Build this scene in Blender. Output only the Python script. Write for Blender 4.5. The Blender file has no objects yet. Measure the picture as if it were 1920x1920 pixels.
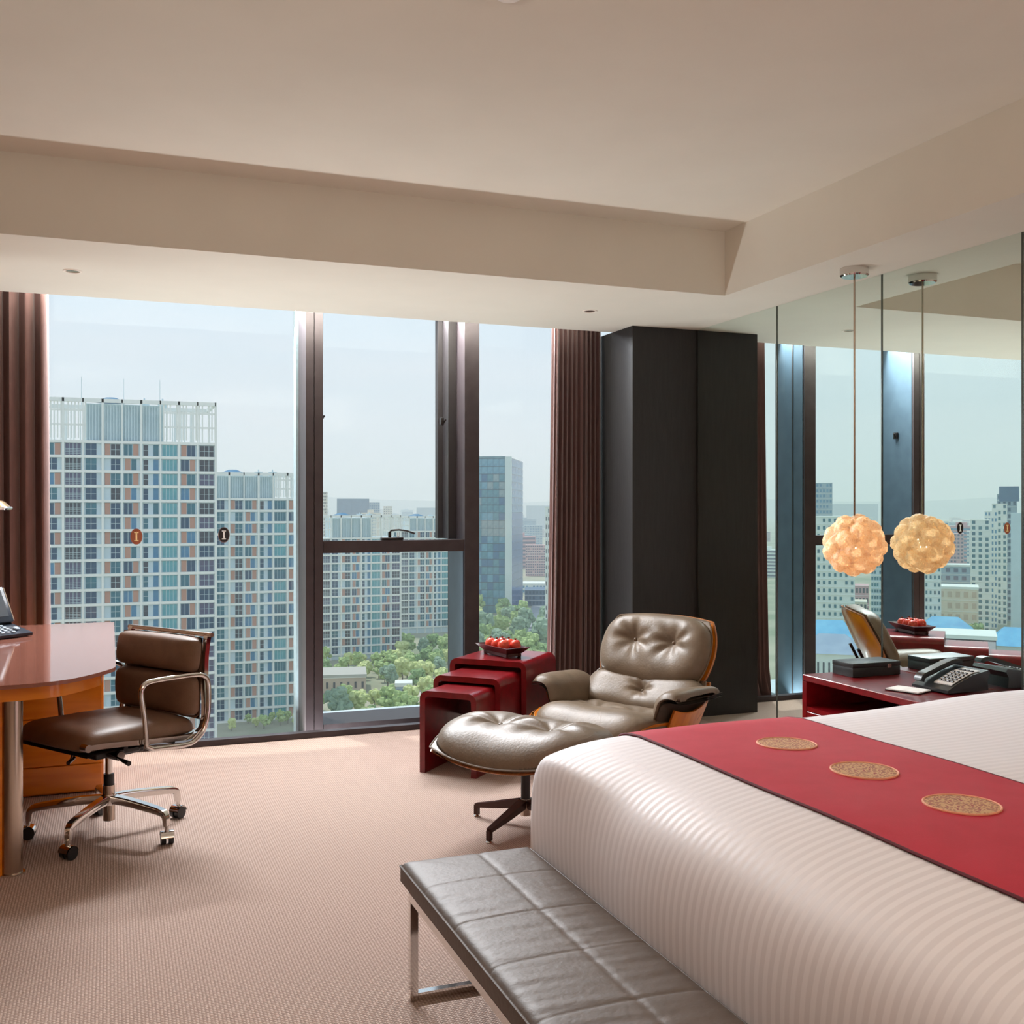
import bpy, bmesh, math, random
from math import sin, cos, pi, radians, sqrt, atan2, exp
from mathutils import Vector, Matrix

random.seed(7)
HAZE = True
scn = bpy.context.scene
COL = scn.collection

# ------------------------------------------------------------------ camera
YAW = radians(21.08)
cam_d = bpy.data.cameras.new('camera')
cam = bpy.data.objects.new('camera', cam_d); COL.objects.link(cam)
cam.location = (0, 0, 1.35)
cam.rotation_euler = (pi/2, 0, -YAW)
cam_d.sensor_width = 36; cam_d.sensor_fit = 'HORIZONTAL'
cam_d.lens = 36*1939/1920
cam_d.shift_x = (960-954)/1920
cam_d.shift_y = (951-960)/1920
cam_d.clip_start = 0.05; cam_d.clip_end = 9000
scn.camera = cam
scn.view_settings.view_transform = 'Standard'
scn.view_settings.look = 'None'
scn.view_settings.exposure = 0.0
scn.view_settings.gamma = 1.0
scn.view_settings.use_curve_mapping = False
scn.cycles.max_bounces = 9
scn.cycles.diffuse_bounces = 5
scn.cycles.glossy_bounces = 4
scn.cycles.transparent_max_bounces = 12
scn.cycles.use_denoising = True
scn.cycles.sample_clamp_indirect = 6
scn.cycles.volume_bounces = 2

# ------------------------------------------------------------------ sky
def world():
    w = bpy.data.worlds.new('sky'); scn.world = w; w.use_nodes = True
    nt = w.node_tree; nt.nodes.clear(); N = nt.nodes.new; L = nt.links.new
    out = N('ShaderNodeOutputWorld'); bg = N('ShaderNodeBackground')
    tc = N('ShaderNodeTexCoord'); sep = N('ShaderNodeSeparateXYZ')
    L(tc.outputs['Generated'], sep.inputs[0])
    ramp = N('ShaderNodeValToRGB')
    e = ramp.color_ramp.elements
    e[0].position = 0.0; e[0].color = (.80, .86, .92, 1)
    e[1].position = 1.0; e[1].color = (.36, .55, .80, 1)
    for p, c in ((.08, (.77, .84, .91, 1)), (.22, (.68, .80, .92, 1)), (.45, (.56, .72, .90, 1))):
        k = e.new(p); k.color = c
    L(sep.outputs[2], ramp.inputs[0])
    mp = N('ShaderNodeMapping'); mp.inputs['Scale'].default_value = (1.3, 1.3, 5.5)
    L(tc.outputs['Generated'], mp.inputs[0])
    nz = N('ShaderNodeTexNoise'); nz.inputs['Scale'].default_value = 3.0
    nz.inputs['Detail'].default_value = 5; nz.inputs['Roughness'].default_value = .5
    L(mp.outputs[0], nz.inputs[0])
    cr = N('ShaderNodeValToRGB'); cr.color_ramp.elements[0].position = .42; cr.color_ramp.elements[1].position = .72
    L(nz.outputs[0], cr.inputs[0])
    mx = N('ShaderNodeMixRGB'); mx.inputs[2].default_value = (.84, .87, .93, 1)
    mul = N('ShaderNodeMath'); mul.operation = 'MULTIPLY'; mul.inputs[1].default_value = .75
    L(cr.outputs[0], mul.inputs[0]); L(mul.outputs[0], mx.inputs[0]); L(ramp.outputs[0], mx.inputs[1])
    L(mx.outputs[0], bg.inputs[0]); bg.inputs[1].default_value = 1.06
    L(bg.outputs[0], out.inputs[0])
world()

# ------------------------------------------------------------------ sun and added fill lights
def lamp(name, kind, loc, energy, color=(1, 1, 1), direction=None, **kw):
    d = bpy.data.lights.new(name, kind); d.energy = energy; d.color = color
    for k, v in kw.items(): setattr(d, k, v)
    o = bpy.data.objects.new(name, d); COL.objects.link(o); o.location = loc
    if direction is not None:
        o.rotation_euler = Vector(direction).to_track_quat('-Z', 'Y').to_euler()
    return o
sun = lamp('sun', 'SUN', (-60, 120, 300), 2.5, (1, .95, .87), (.17, -.37, -.91), angle=radians(.9))
# unseen fill lights, added to brighten the room: out of frame, window head, sill
lamp('fill_uplight_left', 'AREA', (-.6, .6, 1.75), 46, (1, .90, .80), (0, 0, 1), shape='DISK', size=.4)
lamp('fill_uplight_rear', 'AREA', (2.2, -1.6, 1.75), 88, (1, .94, .88), (0, 0, 1), shape='DISK', size=.5)
lamp('fill_strip_sill', 'AREA', (1.1, 6.33, -.12), 98, (.96, .98, 1), (.06, -.62, 1), shape='RECTANGLE', size=2.7, size_y=.16)
lamp('fill_strip_pocket', 'AREA', (1.2, 6.60, 2.70), 330, (.96, .97, 1), (0, -1, -.38), shape='RECTANGLE', size=2.5, size_y=.15)

# ------------------------------------------------------------------ helpers
def lin(c):
    r = []
    for v in c[:3]:
        v = v/255.0
        r.append(v/12.92 if v <= .04045 else ((v+.055)/1.055)**2.4)
    return (r[0], r[1], r[2], 1)

def mat(name, rgb, rough=.5, metal=0, rgb2=None, nscale=30, bump=0, bscale=None, coat=0, spec=.5,
        stretch=(1, 1, 1), sheen=0, detail=4, coords='Object'):
    m = bpy.data.materials.new(name); m.use_nodes = True
    nt = m.node_tree; b = nt.nodes['Principled BSDF']; N = nt.nodes.new; L = nt.links.new
    b.inputs['Base Color'].default_value = lin(rgb); b.inputs['Roughness'].default_value = rough
    b.inputs['Metallic'].default_value = metal
    b.inputs['Specular IOR Level'].default_value = spec
    b.inputs['Coat Weight'].default_value = coat; b.inputs['Coat Roughness'].default_value = .06
    b.inputs['Sheen Weight'].default_value = sheen
    tc = N('ShaderNodeTexCoord'); mp = N('ShaderNodeMapping'); mp.inputs['Scale'].default_value = stretch
    L(tc.outputs[coords], mp.inputs[0])
    nz = N('ShaderNodeTexNoise'); nz.inputs['Scale'].default_value = nscale; nz.inputs['Detail'].default_value = detail
    L(mp.outputs[0], nz.inputs[0])
    rp = N('ShaderNodeValToRGB'); rp.color_ramp.elements[0].position = .35; rp.color_ramp.elements[1].position = .65
    c2 = rgb2 or tuple(min(255, v*1.06) for v in rgb)
    rp.color_ramp.elements[0].color = lin(rgb); rp.color_ramp.elements[1].color = lin(c2)
    L(nz.outputs[0], rp.inputs[0]); L(rp.outputs[0], b.inputs['Base Color'])
    if bump:
        n2 = N('ShaderNodeTexNoise'); n2.inputs['Scale'].default_value = bscale or nscale*4; n2.inputs['Detail'].default_value = 3
        L(mp.outputs[0], n2.inputs[0])
        bp = N('ShaderNodeBump'); bp.inputs['Strength'].default_value = bump; bp.inputs['Distance'].default_value = .004
        L(n2.outputs[0], bp.inputs['Height']); L(bp.outputs[0], b.inputs['Normal'])
    return m

def wood(name, c1, c2, scale=3, rough=.35, stretch=(1, 12, 1), coat=.2):
    m = mat(name, c1, rough, 0, c2, scale, 0, coat=coat, stretch=stretch, detail=8)
    return m

class MB:
    """collects geometry for ONE mesh object"""
    def __init__(s): s.v = []; s.f = []; s.m = []
    def add(s, vs, fs, mi=0, M=None):
        o = len(s.v)
        if M is None: s.v += [tuple(v) for v in vs]
        else: s.v += [tuple(M @ Vector(v)) for v in vs]
        s.f += [tuple(i+o for i in f) for f in fs]; s.m += [mi]*len(fs)
        return s
    def box(s, x0, y0, z0, x1, y1, z1, mi=0, M=None):
        v = [(x0,y0,z0),(x1,y0,z0),(x1,y1,z0),(x0,y1,z0),(x0,y0,z1),(x1,y0,z1),(x1,y1,z1),(x0,y1,z1)]
        f = [(3,2,1,0),(4,5,6,7),(0,1,5,4),(1,2,6,5),(2,3,7,6),(3,0,4,7)]
        return s.add(v, f, mi, M)
    def rbox(s, x0, y0, z0, x1, y1, z1, r=.01, seg=3, mi=0, M=None):
        bm = bmesh.new(); bmesh.ops.create_cube(bm, size=1)
        for v in bm.verts:
            v.co = Vector(((x0+x1)/2+v.co.x*(x1-x0), (y0+y1)/2+v.co.y*(y1-y0), (z0+z1)/2+v.co.z*(z1-z0)))
        bmesh.ops.bevel(bm, geom=bm.edges[:], offset=r, segments=seg, affect='EDGES', profile=.5, clamp_overlap=True)
        bm.verts.index_update()
        vs = [v.co.copy() for v in bm.verts]; fs = [[v.index for v in f.verts] for f in bm.faces]
        bm.free(); return s.add(vs, fs, mi, M)
    def cyl(s, p0, p1, r0, r1=None, n=20, mi=0, caps=True):
        p0 = Vector(p0); p1 = Vector(p1); r1 = r0 if r1 is None else r1
        q = (p1-p0).normalized().to_track_quat('Z', 'Y')
        vs = []
        for p, r in ((p0, r0), (p1, r1)):
            for i in range(n):
                a = 2*pi*i/n; vs.append(p + q @ Vector((r*cos(a), r*sin(a), 0)))
        fs = [(i, (i+1) % n, n+(i+1) % n, n+i) for i in range(n)]
        if caps: fs += [tuple(reversed(range(n))), tuple(range(n, 2*n))]
        return s.add(vs, fs, mi)
    def sweep(s, path, prof, mi=0, closed=False, caps=True, up=None, scale=None):
        """prof: list of (a,b) in the frame normal to the path; up: preferred normal"""
        P = [Vector(p) for p in path]; n = len(P); k = len(prof); vs = []
        T = []
        for i in range(n):
            if closed: t = P[(i+1) % n]-P[i-1]
            else: t = P[min(i+1, n-1)]-P[max(i-1, 0)]
            T.append(t.normalized())
        if up is None:
            u = Vector((0, 0, 1)) if abs(T[0].z) < .9 else Vector((1, 0, 0))
        else: u = Vector(up)
        nrm = (u - T[0]*u.dot(T[0])).normalized()
        for i in range(n):
            t = T[i]
            if up is None:
                nrm = (nrm - t*nrm.dot(t)).normalized()
            else:
                nrm = (Vector(up) - t*Vector(up).dot(t)).normalized()
            b = t.cross(nrm); sc = scale[i] if scale else 1
            for a_, b_ in prof: vs.append(P[i] + nrm*a_*sc + b*b_*sc)
        fs = []
        for i in range(n if closed else n-1):
            j = (i+1) % n
            for q in range(k):
                r = (q+1) % k
                fs.append((i*k+q, i*k+r, j*k+r, j*k+q))
        if caps and not closed:
            fs.append(tuple(reversed(range(k)))); fs.append(tuple((n-1)*k+q for q in range(k)))
        return s.add(vs, fs, mi)
    def tube(s, path, r, n=10, mi=0, closed=False, scale=None):
        return s.sweep(path, [(r*cos(2*pi*i/n), r*sin(2*pi*i/n)) for i in range(n)], mi, closed, True, None, scale)
    def lathe(s, prof, n=28, c=(0, 0, 0), mi=0, M=None):
        vs = []; fs = []; k = len(prof)
        for i in range(n):
            a = 2*pi*i/n
            for r, z in prof: vs.append((c[0]+r*cos(a), c[1]+r*sin(a), c[2]+z))
        for i in range(n):
            j = (i+1) % n
            for q in range(k-1): fs.append((i*k+q, j*k+q, j*k+q+1, i*k+q+1))
        return s.add(vs, fs, mi, M)
    def grid(s, fn, nu, nv, mi=0, M=None, wrap_u=False):
        vs = []
        for i in range(nu+1):
            for j in range(nv+1): vs.append(fn(i/nu, j/nv))
        fs = []
        for i in range(nu):
            for j in range(nv):
                a = i*(nv+1)+j; fs.append((a, a+nv+1, a+nv+2, a+1))
        return s.add(vs, fs, mi, M)
    def prism(s, poly, z0, z1, mi=0, M=None, axis='z'):
        n = len(poly)
        def P(a, b, c):
            return (a, b, c) if axis == 'z' else ((a, c, b) if axis == 'y' else (c, a, b))
        vs = [P(a, b, z0) for a, b in poly]+[P(a, b, z1) for a, b in poly]
        fs = [tuple(reversed(range(n))), tuple(range(n, 2*n))]+[(i, (i+1) % n, n+(i+1) % n, n+i) for i in range(n)]
        return s.add(vs, fs, mi, M)
    def ball(s, c, r, n=14, mi=0, sq=(1, 1, 1)):
        k = n//2
        prof = [(r*sin(pi*i/k), -r*cos(pi*i/k)) for i in range(k+1)]
        vs = []; fs = []
        for i in range(n):
            a = 2*pi*i/n
            for rr, z in prof: vs.append((c[0]+rr*cos(a)*sq[0], c[1]+rr*sin(a)*sq[1], c[2]+z*sq[2]))
        for i in range(n):
            j = (i+1) % n
            for q in range(k): fs.append((i*(k+1)+q, j*(k+1)+q, j*(k+1)+q+1, i*(k+1)+q+1))
        return s.add(vs, fs, mi)
    def mesh(s, name, mats, sharp=35):
        me = bpy.data.meshes.new(name)
        me.from_pydata(s.v, [], s.f)
        mats = mats if isinstance(mats, (list, tuple)) else [mats]
        for m in mats: me.materials.append(m)
        if len(mats) > 1: me.polygons.foreach_set('material_index', s.m)
        bm = bmesh.new(); bm.from_mesh(me)
        bmesh.ops.remove_doubles(bm, verts=bm.verts[:], dist=1e-6) if len(s.v) < 60000 else None
        bmesh.ops.recalc_face_normals(bm, faces=bm.faces[:])
        bm.to_mesh(me); bm.free()
        me.polygons.foreach_set('use_smooth', [True]*len(me.polygons))
        me.set_sharp_from_angle(angle=radians(sharp))
        me.update(); return me
    def build(s, name, mats, parent=None, sharp=35, label=None):
        o = bpy.data.objects.new(name, s.mesh(name, mats, sharp)); COL.objects.link(o)
        if parent is not None: o.parent = parent
        if label: o['label'] = label
        return o

def tag(o, label=None, cat=None, group=None, kind=None):
    if label: o['label'] = label
    if cat: o['category'] = cat
    if group: o['group'] = group
    if kind: o['kind'] = kind
    return o
def thing(name, label, cat, loc=(0, 0, 0), rz=0, group=None, kind=None):
    o = bpy.data.objects.new(name, None); COL.objects.link(o); o.empty_display_size = .1
    o.location = loc; o.rotation_euler = (0, 0, rz)
    return tag(o, label, cat, group, kind)
def inst(name, me, parent, loc, rot=(0, 0, 0), scale=None):
    o = bpy.data.objects.new(name, me); COL.objects.link(o); o.parent = parent
    o.location = loc; o.rotation_euler = rot
    if scale: o.scale = scale
    return o
def copy_tree(o, parent=None):
    c = o.copy(); COL.objects.link(c); c.parent = parent
    for ch in list(o.children): copy_tree(ch, c)
    return c

def cushion(mb, w, d, t, tb=.3, c=.35, n=8, p=4, q=2, buttons=(), depth=.5, sig=.16, folds=0, nu=48, nv=40, warp=None, mi=0, seed=0, wr=0):
    """padded pillow in local xy with thickness t up and t*tb down; seam at z=0; buttons in unit coordinates (a,b)"""
    rnd = random.Random(seed); ph = [rnd.uniform(0, 6.28) for _ in range(12)]
    def pt(a, b, side):
        a = sin(a*pi/2); b = sin(b*pi/2)
        x = a*sqrt(1-c*b*b/2); y = b*sqrt(1-c*a*a/2)
        e = min(1, (abs(a)**n+abs(b)**n)**(1/n))
        h = max(0, 1-e**p)**(1/q)
        X = x*w/2; Y = y*d/2
        z = t*h if side > 0 else -t*tb*h
        if side > 0:
            for k, (ba, bb) in enumerate(buttons):
                dx = X-ba*w/2; dy = Y-bb*d/2; r = sqrt(dx*dx+dy*dy); th = atan2(dy, dx)
                sg = sig*min(w, d)
                z -= t*depth*exp(-(r/sg)**1.3)*h
                if folds:
                    z += folds*cos(7*th+ph[k])*exp(-((r-sg*1.1)/(sg*.9))**2)*h*(.6+.4*cos(2*th+ph[k+3]))
            if wr:
                z += wr*h*(sin(X*38+ph[5]+3*sin(Y*9+ph[6]))*.5+sin(Y*55+ph[7]+2*sin(X*12))*.5)*(.4+.6*abs(sin(X*7+Y*5+ph[8])))
        P = (X, Y, z)
        return warp(*P) if warp else P
    for side in (1, -1):
        mb.grid(lambda u, v: pt(2*u-1, 2*v-1, side), nu, nv, mi)
    return mb
def outline(w, d, c=.35, n=64, off=0):
    pts = []
    for i in range(n):
        s_ = 8*i/n
        if s_ < 2: a, b = -1+s_, -1
        elif s_ < 4: a, b = 1, -1+(s_-2)
        elif s_ < 6: a, b = 1-(s_-4), 1
        else: a, b = -1, 1-(s_-6)
        a = sin(a*pi/2); b = sin(b*pi/2)
        pts.append((a*sqrt(1-c*b*b/2)*(w/2+off), b*sqrt(1-c*a*a/2)*(d/2+off)))
    return pts

# ------------------------------------------------------------------ materials
def mat_carpet():
    m = mat('carpet_weave', (186, 162, 150), .95, 0, (204, 176, 162), 6, 0)
    nt = m.node_tree; b = nt.nodes['Principled BSDF']; N = nt.nodes.new; L = nt.links.new
    b.inputs['Specular IOR Level'].default_value = .15
    tc = N('ShaderNodeTexCoord')
    def wave(axis, sc):
        w = N('ShaderNodeTexWave'); w.bands_direction = axis; w.inputs['Scale'].default_value = sc
        w.inputs['Distortion'].default_value = 1.2; w.inputs['Detail'].default_value = 1; w.inputs['Detail Scale'].default_value = 3
        L(tc.outputs['Object'], w.inputs[0]); return w
    wx, wy = wave('X', 33), wave('Y', 33)
    mul = N('ShaderNodeMath'); mul.operation = 'MULTIPLY'; L(wx.outputs['Fac'], mul.inputs[0]); L(wy.outputs['Fac'], mul.inputs[1])
    nz = N('ShaderNodeTexNoise'); nz.inputs['Scale'].default_value = 160; L(tc.outputs['Object'], nz.inputs[0])
    add = N('ShaderNodeMath'); add.operation = 'MULTIPLY_ADD'; L(nz.outputs[0], add.inputs[0]); add.inputs[1].default_value = .45; L(mul.outputs[0], add.inputs[2])
    rp = N('ShaderNodeValToRGB'); rp.color_ramp.elements[0].position = .12; rp.color_ramp.elements[1].position = .62
    rp.color_ramp.elements[0].color = lin((146, 122, 112)); rp.color_ramp.elements[1].color = lin((200, 178, 166))
    L(add.outputs[0], rp.inputs[0]); L(rp.outputs[0], b.inputs['Base Color'])
    bp = N('ShaderNodeBump'); bp.inputs['Strength'].default_value = .6; bp.inputs['Distance'].default_value = .004
    L(add.outputs[0], bp.inputs['Height']); L(bp.outputs[0], b.inputs['Normal'])
    return m
def mat_stripe():
    m = mat('satin_stripe_linen', (236, 228, 228), .55, 0, None, 8, 0, sheen=.1)
    nt = m.node_tree; b = nt.nodes['Principled BSDF']; N = nt.nodes.new; L = nt.links.new
    tc = N('ShaderNodeTexCoord'); w = N('ShaderNodeTexWave'); w.bands_direction = 'Y'; w.inputs['Scale'].default_value = 11.2
    w.inputs['Distortion'].default_value = .35; w.inputs['Detail'].default_value = 0; w.inputs['Detail Scale'].default_value = .6
    L(tc.outputs['Object'], w.inputs[0])
    rp = N('ShaderNodeValToRGB'); rp.color_ramp.elements[0].position = .40; rp.color_ramp.elements[1].position = .62
    rp.color_ramp.elements[0].color = lin((229, 222, 225)); rp.color_ramp.elements[1].color = lin((240, 234, 237))
    L(w.outputs['Fac'], rp.inputs[0]); L(rp.outputs[0], b.inputs['Base Color'])
    r2 = N('ShaderNodeValToRGB'); r2.color_ramp.elements[0].color = (.42,)*3+(1,); r2.color_ramp.elements[1].color = (.7,)*3+(1,)
    L(w.outputs['Fac'], r2.inputs[0]); L(r2.outputs[0], b.inputs['Roughness'])
    return m
def mat_glass(name, tint=(.97, .985, .985), refl=.07):
    m = bpy.data.materials.new(name); m.use_nodes = True
    nt = m.node_tree; nt.nodes.clear(); N = nt.nodes.new; L = nt.links.new
    o = N('ShaderNodeOutputMaterial'); t = N('ShaderNodeBsdfTransparent'); g = N('ShaderNodeBsdfGlossy'); mx = N('ShaderNodeMixShader')
    t.inputs[0].default_value = (*tint, 1); g.inputs['Roughness'].default_value = .0
    lw = N('ShaderNodeFresnel'); lw.inputs[0].default_value = 1.35
    ge = N('ShaderNodeNewGeometry'); sb = N('ShaderNodeMath'); sb.operation = 'SUBTRACT'; sb.inputs[0].default_value = 1; L(ge.outputs['Backfacing'], sb.inputs[1])
    mu = N('ShaderNodeMath'); mu.operation = 'MULTIPLY'; L(lw.outputs[0], mu.inputs[0]); L(sb.outputs[0], mu.inputs[1])
    L(mu.outputs[0], mx.inputs[0]); L(t.outputs[0], mx.inputs[1]); L(g.outputs[0], mx.inputs[2]); L(mx.outputs[0], o.inputs[0])
    return m
def mat_mirror():
    m = bpy.data.materials.new('tinted_mirror'); m.use_nodes = True
    b = m.node_tree.nodes['Principled BSDF']; b.inputs['Base Color'].default_value = (.79, .89, .85, 1)
    b.inputs['Metallic'].default_value = 1; b.inputs['Roughness'].default_value = 0
    return m
def mat_lacquer():
    m = mat('red_crackle_lacquer', (104, 6, 12), .28, 0, (124, 10, 20), 24, 0, coat=.25)
    nt = m.node_tree; b = nt.nodes['Principled BSDF']; N = nt.nodes.new; L = nt.links.new
    tc = N('ShaderNodeTexCoord'); v = N('ShaderNodeTexVoronoi'); v.feature = 'DISTANCE_TO_EDGE'; v.inputs['Scale'].default_value = 260
    L(tc.outputs['Object'], v.inputs[0])
    bp = N('ShaderNodeBump'); bp.inputs['Strength'].default_value = .2; bp.inputs['Distance'].default_value = .0008
    L(v.outputs[0], bp.inputs['Height']); L(bp.outputs[0], b.inputs['Normal'])
    return m
def mat_shade():
    m = bpy.data.materials.new('gilded_lace_paper'); m.use_nodes = True
    nt = m.node_tree; b = nt.nodes['Principled BSDF']; N = nt.nodes.new; L = nt.links.new
    tc = N('ShaderNodeTexCoord'); v = N('ShaderNodeTexVoronoi'); v.feature = 'DISTANCE_TO_EDGE'; v.inputs['Scale'].default_value = 85
    L(tc.outputs['Object'], v.inputs[0])
    rp = N('ShaderNodeValToRGB'); rp.color_ramp.elements[0].position = .02; rp.color_ramp.elements[1].position = .2
    rp.color_ramp.elements[0].color = lin((255, 240, 216)); rp.color_ramp.elements[1].color = lin((246, 220, 186))
    L(v.outputs[0], rp.inputs[0]); L(rp.outputs[0], b.inputs['Base Color']); b.inputs['Roughness'].default_value = .4
    tr = N('ShaderNodeBsdfTranslucent'); L(rp.outputs[0], tr.inputs[0])
    bp = N('ShaderNodeBump'); bp.inputs['Strength'].default_value = .8; bp.inputs['Distance'].default_value = .003; bp.invert = True
    L(v.outputs[0], bp.inputs['Height']); L(bp.outputs[0], b.inputs['Normal'])
    mx = N('ShaderNodeMixShader'); mx.inputs[0].default_value = .5
    tp = N('ShaderNodeBsdfTransparent'); m2 = N('ShaderNodeMixShader')
    gt = N('ShaderNodeMath'); gt.operation = 'GREATER_THAN'; gt.inputs[1].default_value = .33
    ms = N('ShaderNodeMath'); ms.operation = 'MULTIPLY'; ms.inputs[1].default_value = .8
    L(v.outputs[0], gt.inputs[0]); L(gt.outputs[0], ms.inputs[0]); L(ms.outputs[0], m2.inputs[0])
    out = nt.nodes['Material Output']
    L(b.outputs[0], mx.inputs[1]); L(tr.outputs[0], mx.inputs[2]); L(mx.outputs[0], m2.inputs[1]); L(tp.outputs[0], m2.inputs[2]); L(m2.outputs[0], out.inputs[0])
    return m
def mat_emblem():
    m = mat('gold_brocade', (150, 98, 62), .6, 0, (206, 164, 110), 60, .4, 200)
    nt = m.node_tree; b = nt.nodes['Principled BSDF']; N = nt.nodes.new; L = nt.links.new
    tc = N('ShaderNodeTexCoord'); v = N('ShaderNodeTexVoronoi'); v.inputs['Scale'].default_value = 120; v.feature = 'SMOOTH_F1'
    L(tc.outputs['Object'], v.inputs[0])
    rp = N('ShaderNodeValToRGB'); rp.color_ramp.interpolation = 'CONSTANT'
    rp.color_ramp.elements[0].color = lin((150, 52, 44)); rp.color_ramp.elements[1].position = .3; rp.color_ramp.elements[1].color = lin((206, 160, 112))
    k = rp.color_ramp.elements.new(.52); k.color = lin((158, 96, 66))
    L(v.outputs[0], rp.inputs[0]); L(rp.outputs[0], b.inputs['Base Color'])
    return m

PLASTER = mat('warm_plaster', (222, 218, 205), .9, 0, (225, 221, 208), 3, .05, 80, spec=.2)
SOFFIT = PLASTER
WALLP = mat('brown_wallcovering', (128, 102, 82), .85, 0, (136, 110, 90), 5, .1, 120)
CARPET = mat_carpet()
FRAME = mat('bronze_anodised_frame', (60, 52, 54), .42, .3, (66, 58, 60), 14, 0)
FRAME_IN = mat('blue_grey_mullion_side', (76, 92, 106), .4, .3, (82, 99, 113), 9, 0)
FRAME_DK = mat('dark_gasket', (40, 36, 37), .5)
GLASS = mat_glass('window_glass')
MIRROR = mat_mirror()
MIRROR_EDGE = mat('mirror_edge_strip', (92, 96, 90), .25, .8)
COLUMN = mat('charcoal_wallcovering', (34, 32, 32), .6, 0, (40, 38, 38), 60, .25, 300, stretch=(1, 1, .1))
CURTAIN = mat('mauve_brown_curtain', (118, 86, 81), .8, 0, (128, 94, 89), 50, .2, 400, sheen=.4, stretch=(1, 1, .15))
LEATHER = mat('taupe_leather', (108, 92, 75), .42, 0, (120, 103, 85), 9, .26, 90, spec=.38)
LEATHER_BR = mat('brown_leather', (116, 88, 70), .46, 0, (126, 97, 78), 12, .22, 220, spec=.35)
LEATHER_BENCH = mat('grey_taupe_leather', (92, 78, 68), .5, 0, (96, 84, 76), 7, .3, 60, spec=.3)
CHROME = mat('polished_chrome', (214, 210, 206), .07, 1, None, 5)
STEEL = mat('brushed_steel', (188, 172, 158), .22, 1, (200, 184, 170), 60, .1, 300, stretch=(1, 1, .02))
BLACKMET = mat('black_enamel_metal', (30, 24, 22), .35, .3)
BRONZE = mat('dark_bronze_leg', (62, 40, 34), .3, .6)
BLACKPL = mat('black_plastic', (26, 26, 28), .32, 0, (30, 30, 32), 40)
ORANGE = wood('amber_veneer', (218, 118, 14), (236, 142, 28), 2.5, .25, (1, 1, 9), .5)
WALNUT = wood('rosewood_ply', (150, 84, 44), (186, 118, 66), 6, .3, (1, 14, 1), .3)
AMBER_SHELL = wood('amber_shell_veneer', (200, 104, 10), (220, 130, 24), 3, .28, (9, 1, 1), .4)
DESKGLASS = mat('blush_back_painted_glass', (150, 98, 84), .06, 0, (152, 100, 86), 2, 0, spec=.3)
LACQUER = mat_lacquer()
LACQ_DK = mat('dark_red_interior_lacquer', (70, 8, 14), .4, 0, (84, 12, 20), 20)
TRAYW = mat('dark_wooden_tray', (58, 24, 24), .35, 0, (72, 30, 30), 20, 0, coat=.3)
LINEN = mat_stripe()
PLINEN = mat('plain_white_linen', (236, 230, 230), .8)
REDCLOTH = mat('crimson_satin_runner', (186, 32, 54), .62, 0, (192, 38, 60), 14, .1, 500, spec=.3)
REDEDGE = mat('dark_runner_piping', (96, 18, 34), .7)
BROCADE = mat_emblem()
GOLDTH = mat('gold_thread', (238, 172, 140), .6)
LACE = mat_shade()
WHITEPL = mat('white_plastic', (236, 234, 230), .4)
SILVERPL = mat('silver_faceplate', (206, 200, 194), .35, .2)
PAPER = mat('white_paper', (240, 238, 234), .8)
SCREEN = mat('grey_lcd', (86, 94, 104), .12, 0, (94, 103, 112), 3)
BLUEPL = mat('slate_blue_plastic', (38, 48, 62), .32)
KEYW = mat('pale_keys', (198, 212, 226), .4)
BOXLEATHER = mat('black_leatherette', (34, 36, 36), .38, 0, (40, 42, 42), 40, .2, 300)
BULB = bpy.data.materials.new('bulb_glow'); BULB.use_nodes = True
_b = BULB.node_tree.nodes['Principled BSDF']; _b.inputs['Emission Color'].default_value = (1, .72, .42, 1); _b.inputs['Emission Strength'].default_value = 14

# ================================================================== SETTING: room shell
ZS, ZC = 2.488, 2.833
XL, YB, XR = -1.05, -2.6, 3.517
fl = MB().box(XL-.1, YB-.1, -.2, XR+.1, 6.055, 0)
tag(fl.build('floor', CARPET), 'beige pink woven carpet covering the whole room', 'floor', kind='structure')
c = MB().box(XL-.1, YB-.1, ZC, 3.086, 4.773, ZC+.15)
ceil = tag(c.build('ceiling', PLASTER), 'warm white upper ceiling set inside a lowered border', 'ceiling', kind='structure')
MB().box(XL-.1, 4.773, ZS, XR+.1, 6.043, ZC+.15).build('soffit', SOFFIT, ceil, label='lowered ceiling band along the windows')
MB().box(3.086, YB-.1, ZS, XR+.1, 4.773, ZC+.15).build('soffit', SOFFIT, ceil, label='lowered ceiling band along the mirror wall')
MB().box(XL-.1, 6.043, ZC+.0, XR+.1, 6.9, ZC+.15).build('pocket_lid', SOFFIT, ceil)
tag(MB().box(XL-.12, YB-.1, -.2, XL, 6.9, ZC+.15).build('wall_left', WALLP), 'brown covered wall behind the desk', 'wall', kind='structure')
tag(MB().box(XL-.12, YB-.12, -.2, XR+.1, YB, ZC+.15).build('wall_back', WALLP), 'brown covered wall behind the viewer', 'wall', kind='structure')
wr = tag(MB().box(XR+.012, YB-.1, -.2, XR+.1, 6.9, ZS).build('wall_right', WALLP), 'right wall covered with tall tinted mirror panels', 'wall', kind='structure')
js = [5.757, 4.909, 4.057, 3.2225, 2.375]
for a, b in zip(js[:-1], js[1:]):
    MB().box(XR, b+.004, .0, XR+.01, a-.004, ZS-.0004).build('mirror_panel', [MIRROR], wr, label='full height green tinted mirror panel')
for y in js[1:]:
    MB().box(XR-.003, y-.0038, 0, XR+.0115, y+.0038, ZS-.002).build('joint_strip', MIRROR_EDGE, wr)
MB().box(XR-.004, YB, 0, XR+.012, 2.37, ZS-.002).build('wall_panel', wood('headboard_veneer', (120, 70, 40), (140, 86, 50), 3), wr, label='wood veneer panel beside the mirrors')
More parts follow.
